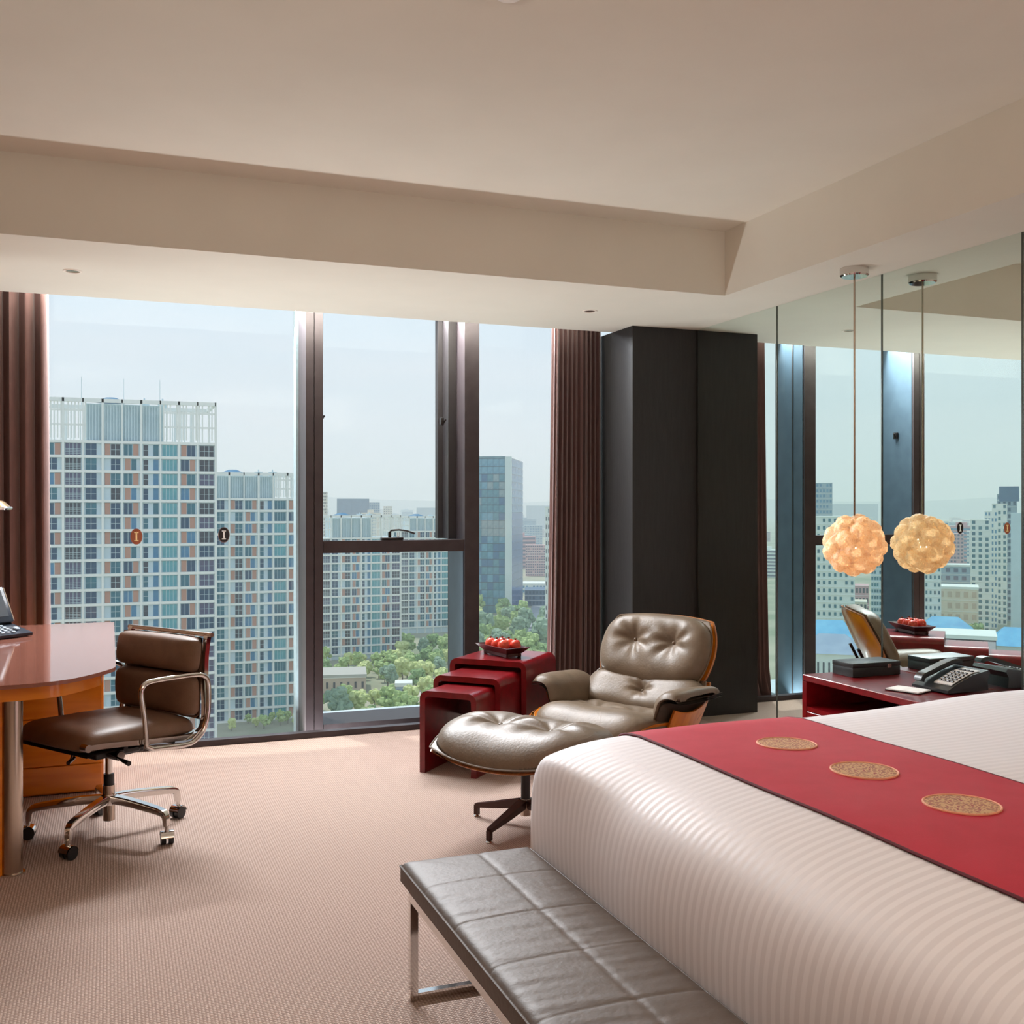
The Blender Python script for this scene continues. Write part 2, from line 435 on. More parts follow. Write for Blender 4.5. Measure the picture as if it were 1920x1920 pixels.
tag(MB().box(3.055, 5.769, 0, XR+.0115, 6.34, ZS).build('wall_column', COLUMN), 'charcoal covered pillar between curtain and mirror', 'pillar', kind='structure')
tag(MB().box(XL, 6.055, -.2, 3.055, 6.115, .033).build('trim_1', FRAME), 'dark metal upstand between carpet and glass', 'trim', kind='structure')
tag(MB().box(XL, 6.115, -.25, XR, 6.72, -.16).build('trim_2', FRAME_DK), 'dark sill in the gap under the windows', 'trim', kind='structure')

# windows ---------------------------------------------------------
YF, YG = 6.35, 6.68
GT = 2.80
def pane(parent, x0, x1, z0, z1, y=YG, label=None):
    return MB().box(x0, y, z0, x1, y+.012, z1).build('pane', GLASS, parent, label=label)
w1 = thing('window_1', 'wide fixed pane of clear glass at the left curtain', 'window', (0, YG, 0), kind='structure')
w1.location = (0, 0, 0)
pane1 = pane(w1, XL, 1.1165, -.15, GT, 6.47)
MB().box(1.117, YF, -.16, 1.166, YG+.03, GT).build('mullion', FRAME, w1)
MB().box(1.100, YG-.07, -.16, 1.1165, YG+.02, GT).build('glazing_bead', mat('pale_bead', (176, 196, 202), .4, .2), w1)
MB().box(XL, YG-.05, -.16, 1.099, YG+.05, -.125).build('bottom_rail', FRAME_IN, w1)
w2 = thing('window_2', 'narrow opening window with a cross bar and crank handle', 'window', kind='structure')
MB().box(1.170, YF, -.16, 1.222, YG+.03, GT).build('mullion', FRAME, w2)
MB().box(1.2221, YF+.02, -.16, 1.226, YG+.03, GT).build('mullion_cover', FRAME_IN, w2)
MB().box(1.2265, YF+.005, -.16, 2.1415, YG+.03, .010).build('bottom_rail', FRAME, w2)
MB().box(1.2265, YF+.01, 1.066, 2.1415, YF+.10, 1.140).build('crossbar', FRAME, w2)
MB().box(1.2265, YF+.105, 1.08, 2.1415, YG+.02, 1.128).build('sash_rail', FRAME_IN, w2)
m = MB(); m.box(2.085, YG-.16, 1.142, 2.141, YG+.02, GT); m.box(2.05, YG-.04, 1.142, 2.0845, YG+.02, GT)
m.build('sash_stile', FRAME_DK, w2)
pane(w2, 1.2265, 2.13, 1.13, GT); pane(w2, 1.2265, 2.13, .0, 1.079)
m = MB(); m.rbox(1.60, YF+.02, 1.141, 1.74, YF+.075, 1.158, .004); m.cyl((1.655, YF+.045, 1.155), (1.655, YF+.045, 1.192), .010)
m.tube([(1.655, YF+.045, 1.19), (1.665, YF+.04, 1.203), (1.71, YF+.03, 1.207), (1.76, YF+.02, 1.20), (1.81, YF+.01, 1.182)], .006, 8)
m.build('crank_handle', BLACKMET, w2)
for x in (1.236, 2.04):
    mm = MB(); mm.rbox(x-.008, YG-.17, 1.89, x+.012, YG-.13, 1.94, .003); mm.cyl((x+.01, YG-.15, 1.90), (x+.028, YG-.16, 1.93), .006)
    mm.build('latch', BLACKMET, w2)
MB().box(1.2, YG+.06, -.13, 2.2, 7.32, -.10).build('outer_ledge', mat('pale_metal_ledge', (190, 204, 212), .5, .1), w2)
w3 = thing('window_3', 'fixed window partly covered by the right curtain', 'window', kind='structure')
m = MB(); m.box(2.142, YF, -.16, 2.241, YG+.03, GT); m.build('mullion', FRAME, w3)
MB().box(2.136, YF+.02, -.16, 2.1418, YG, 1.064).build('mullion_cover', FRAME_IN, w3)
MB().box(2.2415, YF+.02, -.16, 2.2465, YG, GT).build('mullion_cover', FRAME_IN, w3)
MB().box(2.2470, YF+.13, -.16, 2.2500, YF+.145, GT).build('gasket', FRAME_DK, w3)
pane(w3, 2.2505, XR+.1, -.15, GT, 6.47)
MB().box(2.2475, YG-.05, -.16, XR, YG+.05, -.10).build('bottom_rail', FRAME_IN, w3)
# wall above the glazing and beyond the column
tag(MB().box(XL-.1, YG-.02, GT, XR+.1, YG+.2, ZC+.2).build('wall_front', WALLP), 'strip of wall over the window heads', 'wall', kind='structure')
# oval emblem stickers on the glass
def sticker(x, z, back, lab):
    m = MB()
    def oval(a, b, y, mi):
        pts = []
        for i in range(32):
            t = 2*pi*i/32; pts.append((a*(abs(cos(t))**.92)*(1 if cos(t) >= 0 else -1), b*(abs(sin(t))**1.05)*(1 if sin(t) >= 0 else -1)))
        m.prism(pts, y, y+.001, mi, Matrix.Translation((x, 0, z)), 'y')
    oval(.034, .047, 6.4675, 1); oval(.030, .043, 6.4662, 0)
    y0 = 6.4648
    for bx in ((-.0045, -.024, .0045, .024), (-.012, -.027, .012, -.021), (-.012, .021, .012, .027)):
        m.box(x+bx[0], y0, z+bx[1], x+bx[2], y0+.001, z+bx[3], 2)
    o = m.build('sticker', [back[0], back[1], back[2]], w1, label=lab)
WH = mat('white_print', (240, 240, 236), .5); DKP = mat('black_print', (20, 16, 18), .5); BRP = mat('brown_print', (134, 72, 46), .5)
TAN = mat('cream_print', (232, 205, 150), .5); RIM = mat('grey_brown_rim', (120, 92, 88), .5); RIM2 = mat('brown_rim', (150, 88, 70), .5)
sticker(.144, 1.177, (BRP, RIM2, TAN), 'brown oval emblem with a cream letter I on the glass')
sticker(.643, 1.182, (DKP, RIM, WH), 'black oval emblem with a white letter I on the glass')

# curtains --------------------------------------------------------
def curtain(name, xa_top, xb_top, xa_bot, xb_bot, y, nf, amp, label, seed):
    rnd = random.Random(seed); N_ = nf*14
    ph = [rnd.uniform(-.6, .6) for _ in range(nf+2)]; am = [rnd.uniform(.65, 1.25) for _ in range(nf+2)]
    def pt(u, v, off):
        z = .004+v*(2.70-.004)
        k = u*nf; i = int(k); a = am[i]*(1-(k-i))+am[i+1]*(k-i); p_ = ph[i]*(1-(k-i))+ph[i+1]*(k-i)
        xa = xa_bot+(xa_top-xa_bot)*min(1, v*1.05)**.5; xb = xb_bot+(xb_top-xb_bot)*v**.5
        w_ = xb-xa
        s_ = sin(2*pi*k+p_*.8*(1-.5*v))
        s_ = (abs(s_)**.8)*(1 if s_ > 0 else -1)
        x = xa+w_*u+.010*sin(4*pi*k+1.3)
        if v < .06: x += (.06-v)*.9*sin(3*k+seed)*.5
        yy = y+amp*a*s_*(.75+.25*(1-v))+off
        if v < .08: yy -= (.08-v)*.55*abs(sin(2.2*k))
        return (x, yy, z)
    m = MB()
    vr = [0, .01, .02, .035, .055, .08, .15, .3, .5, .7, .85, .95, 1]
    def row(j, off): return [pt(i/N_, vr[j], off) for i in range(N_+1)]
    nv = len(vr); vs = []; fs = []
    for off in (0, .008):
        for j in range(nv): vs += row(j, off)
    W = N_+1
    for s_ in (0, 1):
        for j in range(nv-1):
            for i in range(N_):
                a = s_*nv*W+j*W+i; f = (a, a+1, a+W+1, a+W); fs.append(f if s_ == 0 else f[::-1])
    for j in range(nv-1):
        for i in (0, N_):
            a = j*W+i; b = nv*W+a; fs.append((a, a+W, b+W, b))
    m.add(vs, fs)
    return tag(m.build(name, CURTAIN, sharp=70), label, 'curtain')
curtain('curtain', -1.02, -.325, -1.02, -.30, 6.195, 9, .050, 'mauve brown curtain gathered at the left window edge behind the desk', 3)
curtain('curtain', 2.705, 3.035, 2.655, 3.035, 6.195, 10, .045, 'mauve brown curtain gathered against the charcoal pillar', 5)

# downlights ------------------------------------------------------
def downlight(x, y, z, lab, grp=None):
    t = thing('downlight', lab, 'light', (x, y, z), 0, grp)
    MB().lathe([(.031, 0), (.033, -.004), (.042, -.004), (.045, 0)], 28).build('trim_ring', mat('ring_white', (226, 216, 204), .5) if 'DLR' not in globals() else DLR, t)
    MB().lathe([(0, -.001), (.022, -.001), (.031, -.002), (.031, 0)], 24).build('lamp_lens', STEEL, t)
DLR = mat('downlight_ring', (228, 218, 206), .5)
downlight(-.169, 5.403, ZS, 'small round downlight in the lowered ceiling above the desk')
downlight(2.595, 5.426, ZS, 'small round downlight in the lowered ceiling in front of the right curtain')
t = thing('smoke_detector', 'small round ceiling detector at the top edge of the upper ceiling', 'detector', (1.057, 2.742, ZC))
MB().lathe([(0, -.035), (.035, -.034), (.042, -.028), (.042, -.012)], 24).build('sensor_cap', WHITEPL, t)
MB().lathe([(0, -.012), (.052, -.012), (.055, -.004), (.055, 0)], 24).build('base_plate', WHITEPL, t)
# ================================================================== DESK
def closed_curve(pts, k=8):
    """Catmull-Rom through an open list of 2D points"""
    out = []
    n = len(pts)
    for i in range(n-1):
        p0 = pts[max(i-1, 0)]; p1 = pts[i]; p2 = pts[i+1]; p3 = pts[min(i+2, n-1)]
        for j in range(k):
            t = j/k
            out.append(tuple(.5*((2*p1[a])+(-p0[a]+p2[a])*t+(2*p0[a]-5*p1[a]+4*p2[a]-p3[a])*t*t+(-p0[a]+3*p1[a]-3*p2[a]+p3[a])*t**3) for a in range(len(p1))))
    out.append(tuple(pts[-1])); return out
desk = thing('writing_desk', 'amber wood writing desk with blush glass top and steel column leg', 'desk', (-.5, 4.9, 0))
def dk(mb, name, mats, **k):
    o = mb.build(name, mats, desk, **k); o.location = (.5, -4.9, 0); return o
edge = closed_curve([(.020, 4.26), (.012, 4.20), (-.035, 4.11), (-.10, 4.018), (-.16, 3.965), (-.25, 3.932), (-.37, 3.92), (-.6, 3.93), (-.85, 3.97), (-1.045, 4.03)])
top = [(.020, 5.885)]+edge+[(-1.045, 5.885)]
dk(MB().prism(top, .726, .740), 'glass_top', DESKGLASS)
def inset(poly, d):
    out = []
    n = len(poly)
    for i in range(n):
        a = Vector(poly[i-1]); b = Vector(poly[i]); c_ = Vector(poly[(i+1) % n])
        e1 = (b-a); e2 = (c_-b)
        if e1.length < 1e-6: e1 = e2
        n1 = Vector((e1.y, -e1.x)).normalized(); n2 = Vector((e2.y, -e2.x)).normalized()
        nn = (n1+n2).normalized(); k = d/max(.5, nn.dot(n1)); out.append(tuple(b+nn*k))
    return out
ap = inset(top, .045); ap = [(min(x, -.03), y) for x, y in ap]
dk(MB().prism(ap, .676, .7255), 'apron', ORANGE)
dk(MB().rbox(-.60, 5.29, .004, -.030, 5.84, .6755, .003, 1), 'pedestal', ORANGE)
for z0, z1 in ((.012, .135), (.139, .36), (.364, .612)):
    dk(MB().rbox(-.594, 5.278, z0, -.036, 5.2895, z1, .002, 1), 'drawer', ORANGE)
dk(MB().box(-1.03, 4.19, .0, -.368, 4.235, .6755), 'side_panel', ORANGE)
dk(MB().cyl((-.337, 4.215, .0), (-.337, 4.215, .6755), .036, n=40), 'leg', STEEL)
dk(MB().cyl((-.337, 4.215, .0), (-.337, 4.215, .006), .044, n=40), 'foot_ring', CHROME)

# desk telephone
ph = thing('desk_telephone', 'dark desk telephone with a tilted screen on the blush glass desk', 'telephone', (-.50, 5.38, .7405), radians(40))
m = MB()
m.prism([(-.10, .004), (.10, .004), (.105, .018), (-.09, .060), (-.10, .05)], -.12, .12, 0, Matrix(((0, 0, 1, 0), (-1, 0, 0, 0), (0, 1, 0, 0), (0, 0, 0, 1))))
m.build('base', BLUEPL, ph)
m = MB()
Mt = Matrix.Translation((.022, .045, .056)) @ Matrix.Rotation(radians(62), 4, 'X')
m.rbox(-.115, 0, -.012, .10, .185, .012, .006, 2, 0, Mt); m.build('screen_housing', BLUEPL, ph)
MB().box(-.098, .030, .0125, .080, .168, .0135, 0, Mt).build('screen', SCREEN, ph)
m = MB(); m.box(.1002, .006, -.010, .1045, .180, .010, 0, Mt); m.build('screen_trim', STEEL, ph)
K = Matrix.Translation((0, 0, .042)) @ Matrix.Rotation(radians(12.5), 4, 'X')
km = MB().rbox(-.009, -.006, 0, .009, .006, .006, .002, 1).mesh('key', KEYW)
for i in range(4):
    for j in range(5):
        p = K @ Vector((-.05+i*.028, -.085+j*.024, .002)); inst('key', km, ph, p, (radians(12.5), 0, 0))
MB().rbox(.062, -.05, .044, .088, -.02, .052, .004, 1, 0, Matrix.Rotation(radians(12.5), 4, 'X')).build('round_key', KEYW, ph)
m = MB(); m.tube(closed_curve([(-.145, -.10, .03), (-.15, -.09, .058), (-.15, 0, .075), (-.15, .09, .07), (-.145, .10, .04)]), .017, 10)
m.build('handset', BLUEPL, ph)

# desk lamp (mostly outside the frame)
dl = thing('desk_lamp', 'brass and chrome desk lamp reaching in over the desk telephone', 'lamp', (-.585, 5.09, .7405))
MB().lathe([(0, 0), (.105, 0), (.108, .006), (.10, .014), (.02, .02), (0, .02)], 36).build('base', CHROME, dl)
MB().tube([(0, 0, .018), (0, 0, .5), (.004, 0, .60), (.02, 0, .655)], .008).build('pole', CHROME, dl)
MB().lathe([(.02, .66), (.06, .655), (.115, .635), (.142, .607), (.142, .600), (.136, .600), (.11, .628), (.02, .648)], 40, (.035, 0, 0)).build('lamp_shade', mat('brass', (214, 160, 90), .12, 1), dl)
MB().lathe([(.142, .612), (.146, .606), (.142, .598), (.136, .600)], 40, (.035, 0, 0)).build('rim', CHROME, dl)
MB().ball((.035, 0, .625), .022, 12).build('bulb', mat('frosted_bulb', (250, 220, 170), .5), dl)

# ================================================================== OFFICE CHAIR
oc = thing('office_chair', 'brown leather swivel chair with chrome arms and padded back at the desk', 'chair', (-.005, 4.58, 0), radians(214))
m = MB()
m.cyl((0, 0, .060), (0, 0, .205), .0245, n=28); m.build('column_tube', STEEL, oc)
MB().cyl((0, 0, .058), (0, 0, .0665), .020).build('column_cap', BLACKPL, oc)
m = MB(); m.cyl((0, 0, .2055), (0, 0, .250), .021, n=24); m.build('collar', BLACKPL, oc)
MB().cyl((0, 0, .2505), (0, 0, .345), .014).build('gas_piston', CHROME, oc)
MB().cyl((0, 0, .125), (0, 0, .168), .034, .030, n=28).build('hub', CHROME, oc)
legm = MB()
legm.sweep(closed_curve([(.026, 0, .146), (.10, 0, .145), (.20, 0, .136), (.272, 0, .127), (.298, 0, .118), (.307, 0, .098), (.308, 0, .072)], 5),
           [(.016, .013), (.006, .017), (-.014, .012), (-.018, 0), (-.014, -.012), (.006, -.017), (.016, -.013)], up=(0, 1, 0) if False else None,
           scale=[1.15-.45*i/30 for i in range(31)])
legme = legm.mesh('leg', CHROME, 50)
cm = MB()
for s_ in (-1, 1):
    cm.cyl((-.004, s_*.005, .0255), (-.004, s_*.024, .0255), .0250, n=22, mi=0)
wheelme = cm.mesh('wheel', BLACKPL)
hm = MB(); hm.cyl((0, 0, .05), (0, 0, .074), .009, n=12)
hm.grid(lambda u, v: (-.002+.0285*cos(pi*(.05+.9*u)), (v-.5)*.050, .027+.0285*sin(pi*(.05+.9*u))), 10, 4)
hm.grid(lambda u, v: (-.002+.0265*cos(pi*(.05+.9*u)), (v-.5)*.050, .027+.0265*sin(pi*(.05+.9*u))), 10, 4)
hoodme = hm.mesh('caster_hood', CHROME)
base_rot = radians(242-214)
for k in range(5):
    a = base_rot+k*2*pi/5
    lg = inst('leg', legme, oc, (0, 0, 0), (0, 0, a))
    ct = inst('caster', wheelme, oc, (.313*cos(a), .313*sin(a), 0), (0, 0, a+random.uniform(-1, 1)))
    inst('caster_hood', hoodme, ct, (0, 0, 0))
m = MB(); m.rbox(-.11, -.060, .330, .10, .060, .392, .008); m.rbox(-.15, -.028, .318, -.04, .028, .365, .006); m.cyl((.03, -.12, .345), (.03, .12, .345), .020); m.cyl((-.10, .05, .345), (-.19, .15, .392), .008); m.cyl((-.10, -.05, .345), (-.19, -.15, .392), .008)
m.build('tilt_mechanism', BLACKMET, oc)
MB().cyl((.03, .1205, .345), (.03, .127, .345), .018).build('tension_knob', CHROME, oc)
for s_, z in ((1, .345), (-1, .340)):
    m = MB(); m.cyl((.05, s_*.04, .36), (.07, s_*.20, z), .004); m.cyl((.07, s_*.19, z+.001), (.076, s_*.245, z-.004), .007, .010)
    m.build('lever', BLACKMET, oc)
m = MB(); m.cyl((.16, 0, .39), (.17, 0, .34), .004); m.cyl((.145, -.02, .34), (.195, .02, .335), .008); m.build('tilt_knob', BRONZE, oc)
railp = closed_curve([(.275, .440), (.20, .437), (.08, .425), (-.05, .412), (-.16, .402), (-.220, .402), (-.258, .420), (-.276, .462), (-.279, .52), (-.276, .62), (-.279, .72), (-.288, .790), (-.297, .812)], 5)
for s_ in (1, -1):
    m = MB(); m.sweep([(x, s_*.262, z) for x, z in railp], [(.010, .012), (-.010, .012), (-.010, -.012), (.010, -.012)])
    m.cyl((.272, s_*.240, .440), (.272, s_*.278, .440), .015, n=18)
    m.build('side_rail', CHROME, oc, sharp=50)
    arm = closed_curve([(.03, .405), (.032, .45), (.040, .53), (.052, .60), (.050, .635), (.028, .655), (-.02, .660), (-.12, .660), (-.20, .658), (-.245, .650), (-.268, .625), (-.274, .56), (-.268, .48), (-.245, .42), (-.20, .385), (-.15, .378), (-.06, .385), (.0, .39)], 5)
    MB().tube([(x, s_*.292, z) for x, z in arm], .0105, 10, closed=True).build('armrest_loop', CHROME, oc, sharp=60)
m = MB()
m.cyl((.10, -.26, .405), (.10, .26, .405), .010); m.cyl((-.12, -.26, .392), (-.12, .26, .392), .010); m.rbox(-.13, -.05, .384, .11, .05, .400, .004)
m.build('cross_stretcher', BLACKMET, oc)
def frame_warp(O, U, V, Nn, kx=0, ky=0):
    O, U, V, Nn = map(Vector, (O, U, V, Nn)); U.normalize(); V.normalize(); Nn.normalize()
    return lambda X, Y, Z: tuple(O+U*X+V*Y+Nn*(Z+kx*X*X+ky*Y*Y))
m = MB()
def seatw(X, Y, Z): # X width -> y ; Y length -> x
    x = Y+.005; z = .432+.045*max(0, (Y-.05))*.4 - .05*max(0, -Y)*.6 - 1.4*max(0, Y-.20)**1.6*.5
    return (x, X, z+Z-.10*X*X*.6)
cushion(m, .50, .545, .056, .45, .16, 14, 9, 2, warp=seatw, nu=40, nv=40, wr=.0006)
m.build('seat_pad', LEATHER_BR, oc, sharp=80)
m = MB()
for s_ in (0,):
    cushion(m, .515, .53, .004, 1, .08, 14, 20, 1, warp=lambda X, Y, Z: tuple(Vector(seatw(X, Y, Z))+Vector((0, 0, -.026))), nu=16, nv=16)
m.build('seat_sling', BLACKPL, oc)
for (x0, z0, x1, z1, nm) in ((-.268, .475, -.266, .650, 'lower_back_pad'), (-.266, .654, -.283, .800, 'upper_back_pad')):
    V = Vector((x1-x0, 0, z1-z0)); Nn = V.cross(Vector((0, 1, 0))); Nn = Nn if Nn.x > 0 else -Nn
    m = MB(); cushion(m, .550, V.length+.004, .064, .3, .18, 10, 5, 2, warp=frame_warp(((x0+x1)/2+.012, 0, (z0+z1)/2), (0, 1, 0), V, Nn, .25), nu=40, nv=24, wr=.0006)
    m.build(nm, LEATHER_BR, oc, sharp=80)
V = Vector((-.015, 0, .345)); Nn = V.cross(Vector((0, 1, 0))); Nn = Nn if Nn.x > 0 else -Nn
m = MB(); cushion(m, .515, .345, .003, 1, .05, 14, 20, 1, warp=frame_warp((-.280, 0, .630), (0, 1, 0), V, Nn, .25), nu=16, nv=16)
m.build('back_sling', LEATHER_BR, oc)
m = MB(); m.cyl((-.297, -.285, .812), (-.297, .285, .812), .010, n=16); m.build('top_spreader', STEEL, oc)

# ================================================================== NESTING TABLES
ud = Vector((1, 1, 0)).normalized(); uw = Vector((1, -1, 0)).normalized()
P0 = Vector((1.471, 5.078, 0))
ang = atan2(uw.y, uw.x)
def wtable(fx, fy, w, dp, h, label):
    """waterfall table: local x along the width, y along the depth, origin at the front left foot"""
    P = Vector((fx, fy, 0))
    t = thing('nesting_table', label, 'side table', P, ang, 'red waterfall nesting tables')
    th = .030; R = .045
    def U(off):
        r = R-off; pts = [(off, 0)]
        for i in range(7): q = pi-pi/2*i/6; pts.append((R+r*cos(q), h-R+r*sin(q)))
        for i in range(7): q = pi/2-pi/2*i/6; pts.append((w-R+r*cos(q), h-R+r*sin(q)))
        pts.append((w-off, 0)); return pts
    o_, i_ = U(0), U(th)
    m = MB(); n = len(o_)
    vs = [(x, 0, z) for x, z in o_]+[(x, 0, z) for x, z in i_]+[(x, dp, z) for x, z in o_]+[(x, dp, z) for x, z in i_]
    fs = []; mi = []
    for k in range(n-1):
        fs += [(k, k+1, n+k+1, n+k), (2*n+k+1, 2*n+k, 3*n+k, 3*n+k+1), (k+1, k, 2*n+k, 2*n+k+1), (n+k, n+k+1, 3*n+k+1, 3*n+k)]
    fs += [(0, n, 3*n, 2*n), (n-1, 3*n-1, 4*n-1, 2*n-1)]
    m.add(vs, fs); m.build('waterfall_body', LACQUER, t, sharp=50)
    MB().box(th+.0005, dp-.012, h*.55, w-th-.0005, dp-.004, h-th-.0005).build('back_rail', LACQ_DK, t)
    return t
wtable(1.471, 5.078, .320, .40, .418, 'smallest and frontmost of the three red lacquer nesting tables')
wtable(1.599, 5.262, .390, .41, .462, 'middle one of the three red lacquer nesting tables')
wtable(1.757, 5.470, .462, .43, .516, 'largest and rearmost red lacquer nesting table carrying the fruit tray')

# fruit tray on the largest table
tr = thing('fruit_tray', 'dark carved wooden tray holding red fruit on the largest red table', 'tray', (2.062, 5.452, .5162), radians(-78)); tr.scale = (1.1, 1.1, 1.1)
m = MB()
def ring(hx, hy, z): return [(-hx, -hy, z), (hx, -hy, z), (hx, hy, z), (-hx, hy, z)]
levels = [ring(.112, .046, .020), ring(.150, .072, .052), ring(.146, .068, .053), ring(.110, .043, .027)]
vs = [p for r in levels for p in r]; fs = [(0, 3, 2, 1)]
for k in range(3):
    for i in range(4): j = (i+1) % 4; fs.append((k*4+i, k*4+j, k*4+4+j, k*4+4+i))
fs.append((12, 13, 14, 15)); m.add(vs, fs); m.build('tray_bowl', TRAYW, tr)
m = MB(); m.box(-.105, -.044, .004, .105, .044, .0198); m.build('tray_stand', TRAYW, tr)
for sx in (-1, 1):
    for sy in (-1, 1): MB().rbox(sx*.098-.012, sy*.038-.008, 0, sx*.098+.012, sy*.038+.008, .0195, .003, 1).build('tray_foot', TRAYW, tr)
FRUIT = mat('red_fruit_skin', (190, 22, 26), .28, 0, (226, 96, 60), 14, 0, coat=.3)
fm = MB().lathe([(0, .004), (.008, .001), (.018, .004), (.0245, .016), (.0255, .027), (.022, .040), (.013, .049), (.006, .050), (.003, .046), (0, .045)], 24).mesh('red_fruit', FRUIT, 60)
cmx = MB().lathe([(.002, .046), (.006, .056), (.0055, .056), (.001, .047)], 6).mesh('calyx', mat('calyx_brown', (120, 60, 36), .6))
Mtr = Matrix.Translation(tr.location) @ Matrix.Rotation(radians(-78), 4, 'Z') @ Matrix.Scale(1.1, 4)
fl_ = ['red fruit at the near left end of the tray', 'red fruit at the near middle of the tray', 'red fruit at the right front of the tray',
       'red fruit in the back row at the left end of the tray', 'red fruit in the back row, middle of the tray', 'red fruit in the back row at the right end of the tray']
for k, (fx, fy, sc) in enumerate(((-.070, -.026, 1), (-.008, -.028, 1.02), (.056, -.028, 1.06), (-.052, .033, .98), (.010, .034, 1), (.070, .034, 1.0))):
    p = Mtr @ Vector((fx, fy, .0275))
    o = thing('red_fruit', fl_[k], 'fruit', p, random.uniform(0, 6), 'red fruit on the tray'); o.scale = (sc*1.25,)*3
    inst('fruit_body', fm, o, (0, 0, -.001)); inst('calyx', cmx, o, (0, 0, 0))

# ================================================================== LOUNGE CHAIR AND OTTOMAN
def star_base(t, r, h, n, rot, hub_h, top_r=.03):
    m = MB()
    m.sweep([(.02, 0, hub_h+.004), (r*.5, 0, (hub_h+.056)*.5), (r, 0, .050)], [(.011, .018), (-.020, .011), (-.020, -.011), (.011, -.018)], scale=[1.2, 1, .62], up=(0, 0, 1))
    m.box(r-.014, -.009, .010, r+.006, .009, .050)
    me = m.mesh('leg', BRONZE)
    gm = MB().lathe([(0, 0), (.013, 0), (.015, .004), (.008, .010), (0, .010)], 16).mesh('glide', CHROME)
    for k in range(n):
        a = rot+2*pi*k/n
        l = inst('leg', me, t, (0, 0, 0), (0, 0, a)); inst('glide', gm, l, (r-.004, 0, 0))
    m = MB(); m.cyl((0, 0, .05), (0, 0, hub_h+.02), .022, n=24); m.build('hub', STEEL, t)
    m = MB(); m.cyl((0, 0, hub_h+.0205), (0, 0, h), .020, n=24); m.build('column', BLACKMET, t)
    m = MB()
    for q in range(2):
        m.box(-.16, -.018, h-.002, .16, .018, h+.014, 0, Matrix.Rotation(q*pi/2+.6, 4, 'Z'))
    m.build('mounting_bracket', BLACKMET, t)

ot = thing('ottoman', 'taupe leather ottoman with tufted cushion on a dark four-star base', 'ottoman', (1.638, 4.052, 0), radians(214))
star_base(ot, .262, .29, 4, radians(123.6-214), .10)
def ottw(X, Y, Z): return (Y, X, .362-.06*abs(Y)**1.2+Z-.45*Y*Y+.24*X*X)
m = MB(); cushion(m, .72, .58, .100, .35, .50, 6, 3.2, 2, buttons=((-.36, 0), (.36, 0)), depth=.52, sig=.16, folds=.0105, warp=ottw, wr=.0010, nu=110, nv=90, seed=4)
m.build('cushion', LEATHER, ot, sharp=80)
m = MB(); cushion(m, .722, .585, .006, 3.2, .50, 6, 8, 1.5, warp=lambda X, Y, Z: tuple(Vector(ottw(X, Y, Z))+Vector((0, 0, -.018))), nu=30, nv=26)
m.build('wooden_shell', WALNUT, ot, sharp=60)
MB().tube([ottw(x, y, -.002) for x, y in outline(.72, .58, .50, 90, .002)], .0045, 6, closed=True).build('piping', LEATHER, ot)
for bx in (-.36, .36):
    p = ottw(bx*.36, 0, 0); MB().ball((p[0], p[1], p[2]+.053), .011, 12, sq=(1, 1, .5)).build('tuft_button', LEATHER, ot)

lc = thing('lounge_chair', 'taupe leather lounge chair with wooden shells and tufted headrest', 'armchair', (2.53, 4.86, 0), radians(209)); lc.scale = (1.03, 1.03, 1.03)
star_base(lc, .33, .19, 5, .3, .09)
DKLEATHER = mat('dark_taupe_leather', (74, 64, 54), .45, 0, (82, 71, 60), 12)
def seatl(X, Y, Z):
    x = Y+.095; z = .208+.11*Y-.9*max(0, Y-.17)**1.7+.25*X*X
    return (x, X, z+Z)
m = MB(); cushion(m, .68, .66, .108, .3, .32, 7, 3.6, 2, buttons=((-.38, -.1), (.38, -.1)), depth=.42, sig=.13, folds=.0065, warp=seatl, wr=.0008, nu=90, nv=80, seed=9)
m.build('seat_cushion', LEATHER, lc, sharp=80)
m = MB(); cushion(m, .70, .67, .006, 3.2, .34, 7, 8, 1.5, warp=lambda X, Y, Z: tuple(Vector(seatl(X, Y, Z))+Vector((0, 0, -.020+.9*max(0, abs(X)-.20)**1.4*.9))), nu=30, nv=26)
m.build('seat_shell', AMBER_SHELL, lc, sharp=60)
MB().tube([seatl(x, y, -.002) for x, y in outline(.68, .66, .32, 90, .002)], .0045, 6, closed=True).build('piping', LEATHER, lc)
def back(name, x0, z0, x1, z1, w, c, buttons, th, seed, kx):
    V = Vector((x1-x0, 0, z1-z0)); Nn = V.cross(Vector((0, 1, 0))); Nn = Nn if Nn.x > 0 else -Nn
    O = Vector(((x0+x1)/2, 0, (z0+z1)/2)); wp = frame_warp(O, (0, 1, 0), V, Nn, kx, .25)
    m = MB(); cushion(m, w, V.length, th, .3, c, 6, 3.4, 2, buttons=buttons, depth=.50, sig=.15, folds=.0075, warp=wp, wr=.0008, nu=90, nv=60, seed=seed)
    m.build(name+'_cushion', LEATHER, lc, sharp=80)
    w2_ = lambda X, Y, Z: wp(X, Y, Z-.026)
    m = MB(); cushion(m, w+.03, V.length+.015, .005, 3.0, c, 6, 8, 1.5, warp=w2_, nu=30, nv=22)
    m.build(name+'_shell', AMBER_SHELL, lc, sharp=60)
    MB().tube([wp(x, y, -.002) for x, y in outline(w, V.length, c, 90, .002)], .0045, 6, closed=True).build('piping', LEATHER, lc)
    MB().tube([wp(x, y, -.026) for x, y in outline(w+.03, V.length+.015, c, 90, .002)], .0055, 6, closed=True).build('shell_edge', WALNUT, lc)
    for (ba, bb) in buttons:
        p = Vector(wp(ba*w/2, bb*V.length/2, 0))+Nn.normalized()*th*.53
        MB().ball(p, .010, 12).build('tuft_button', LEATHER, lc)
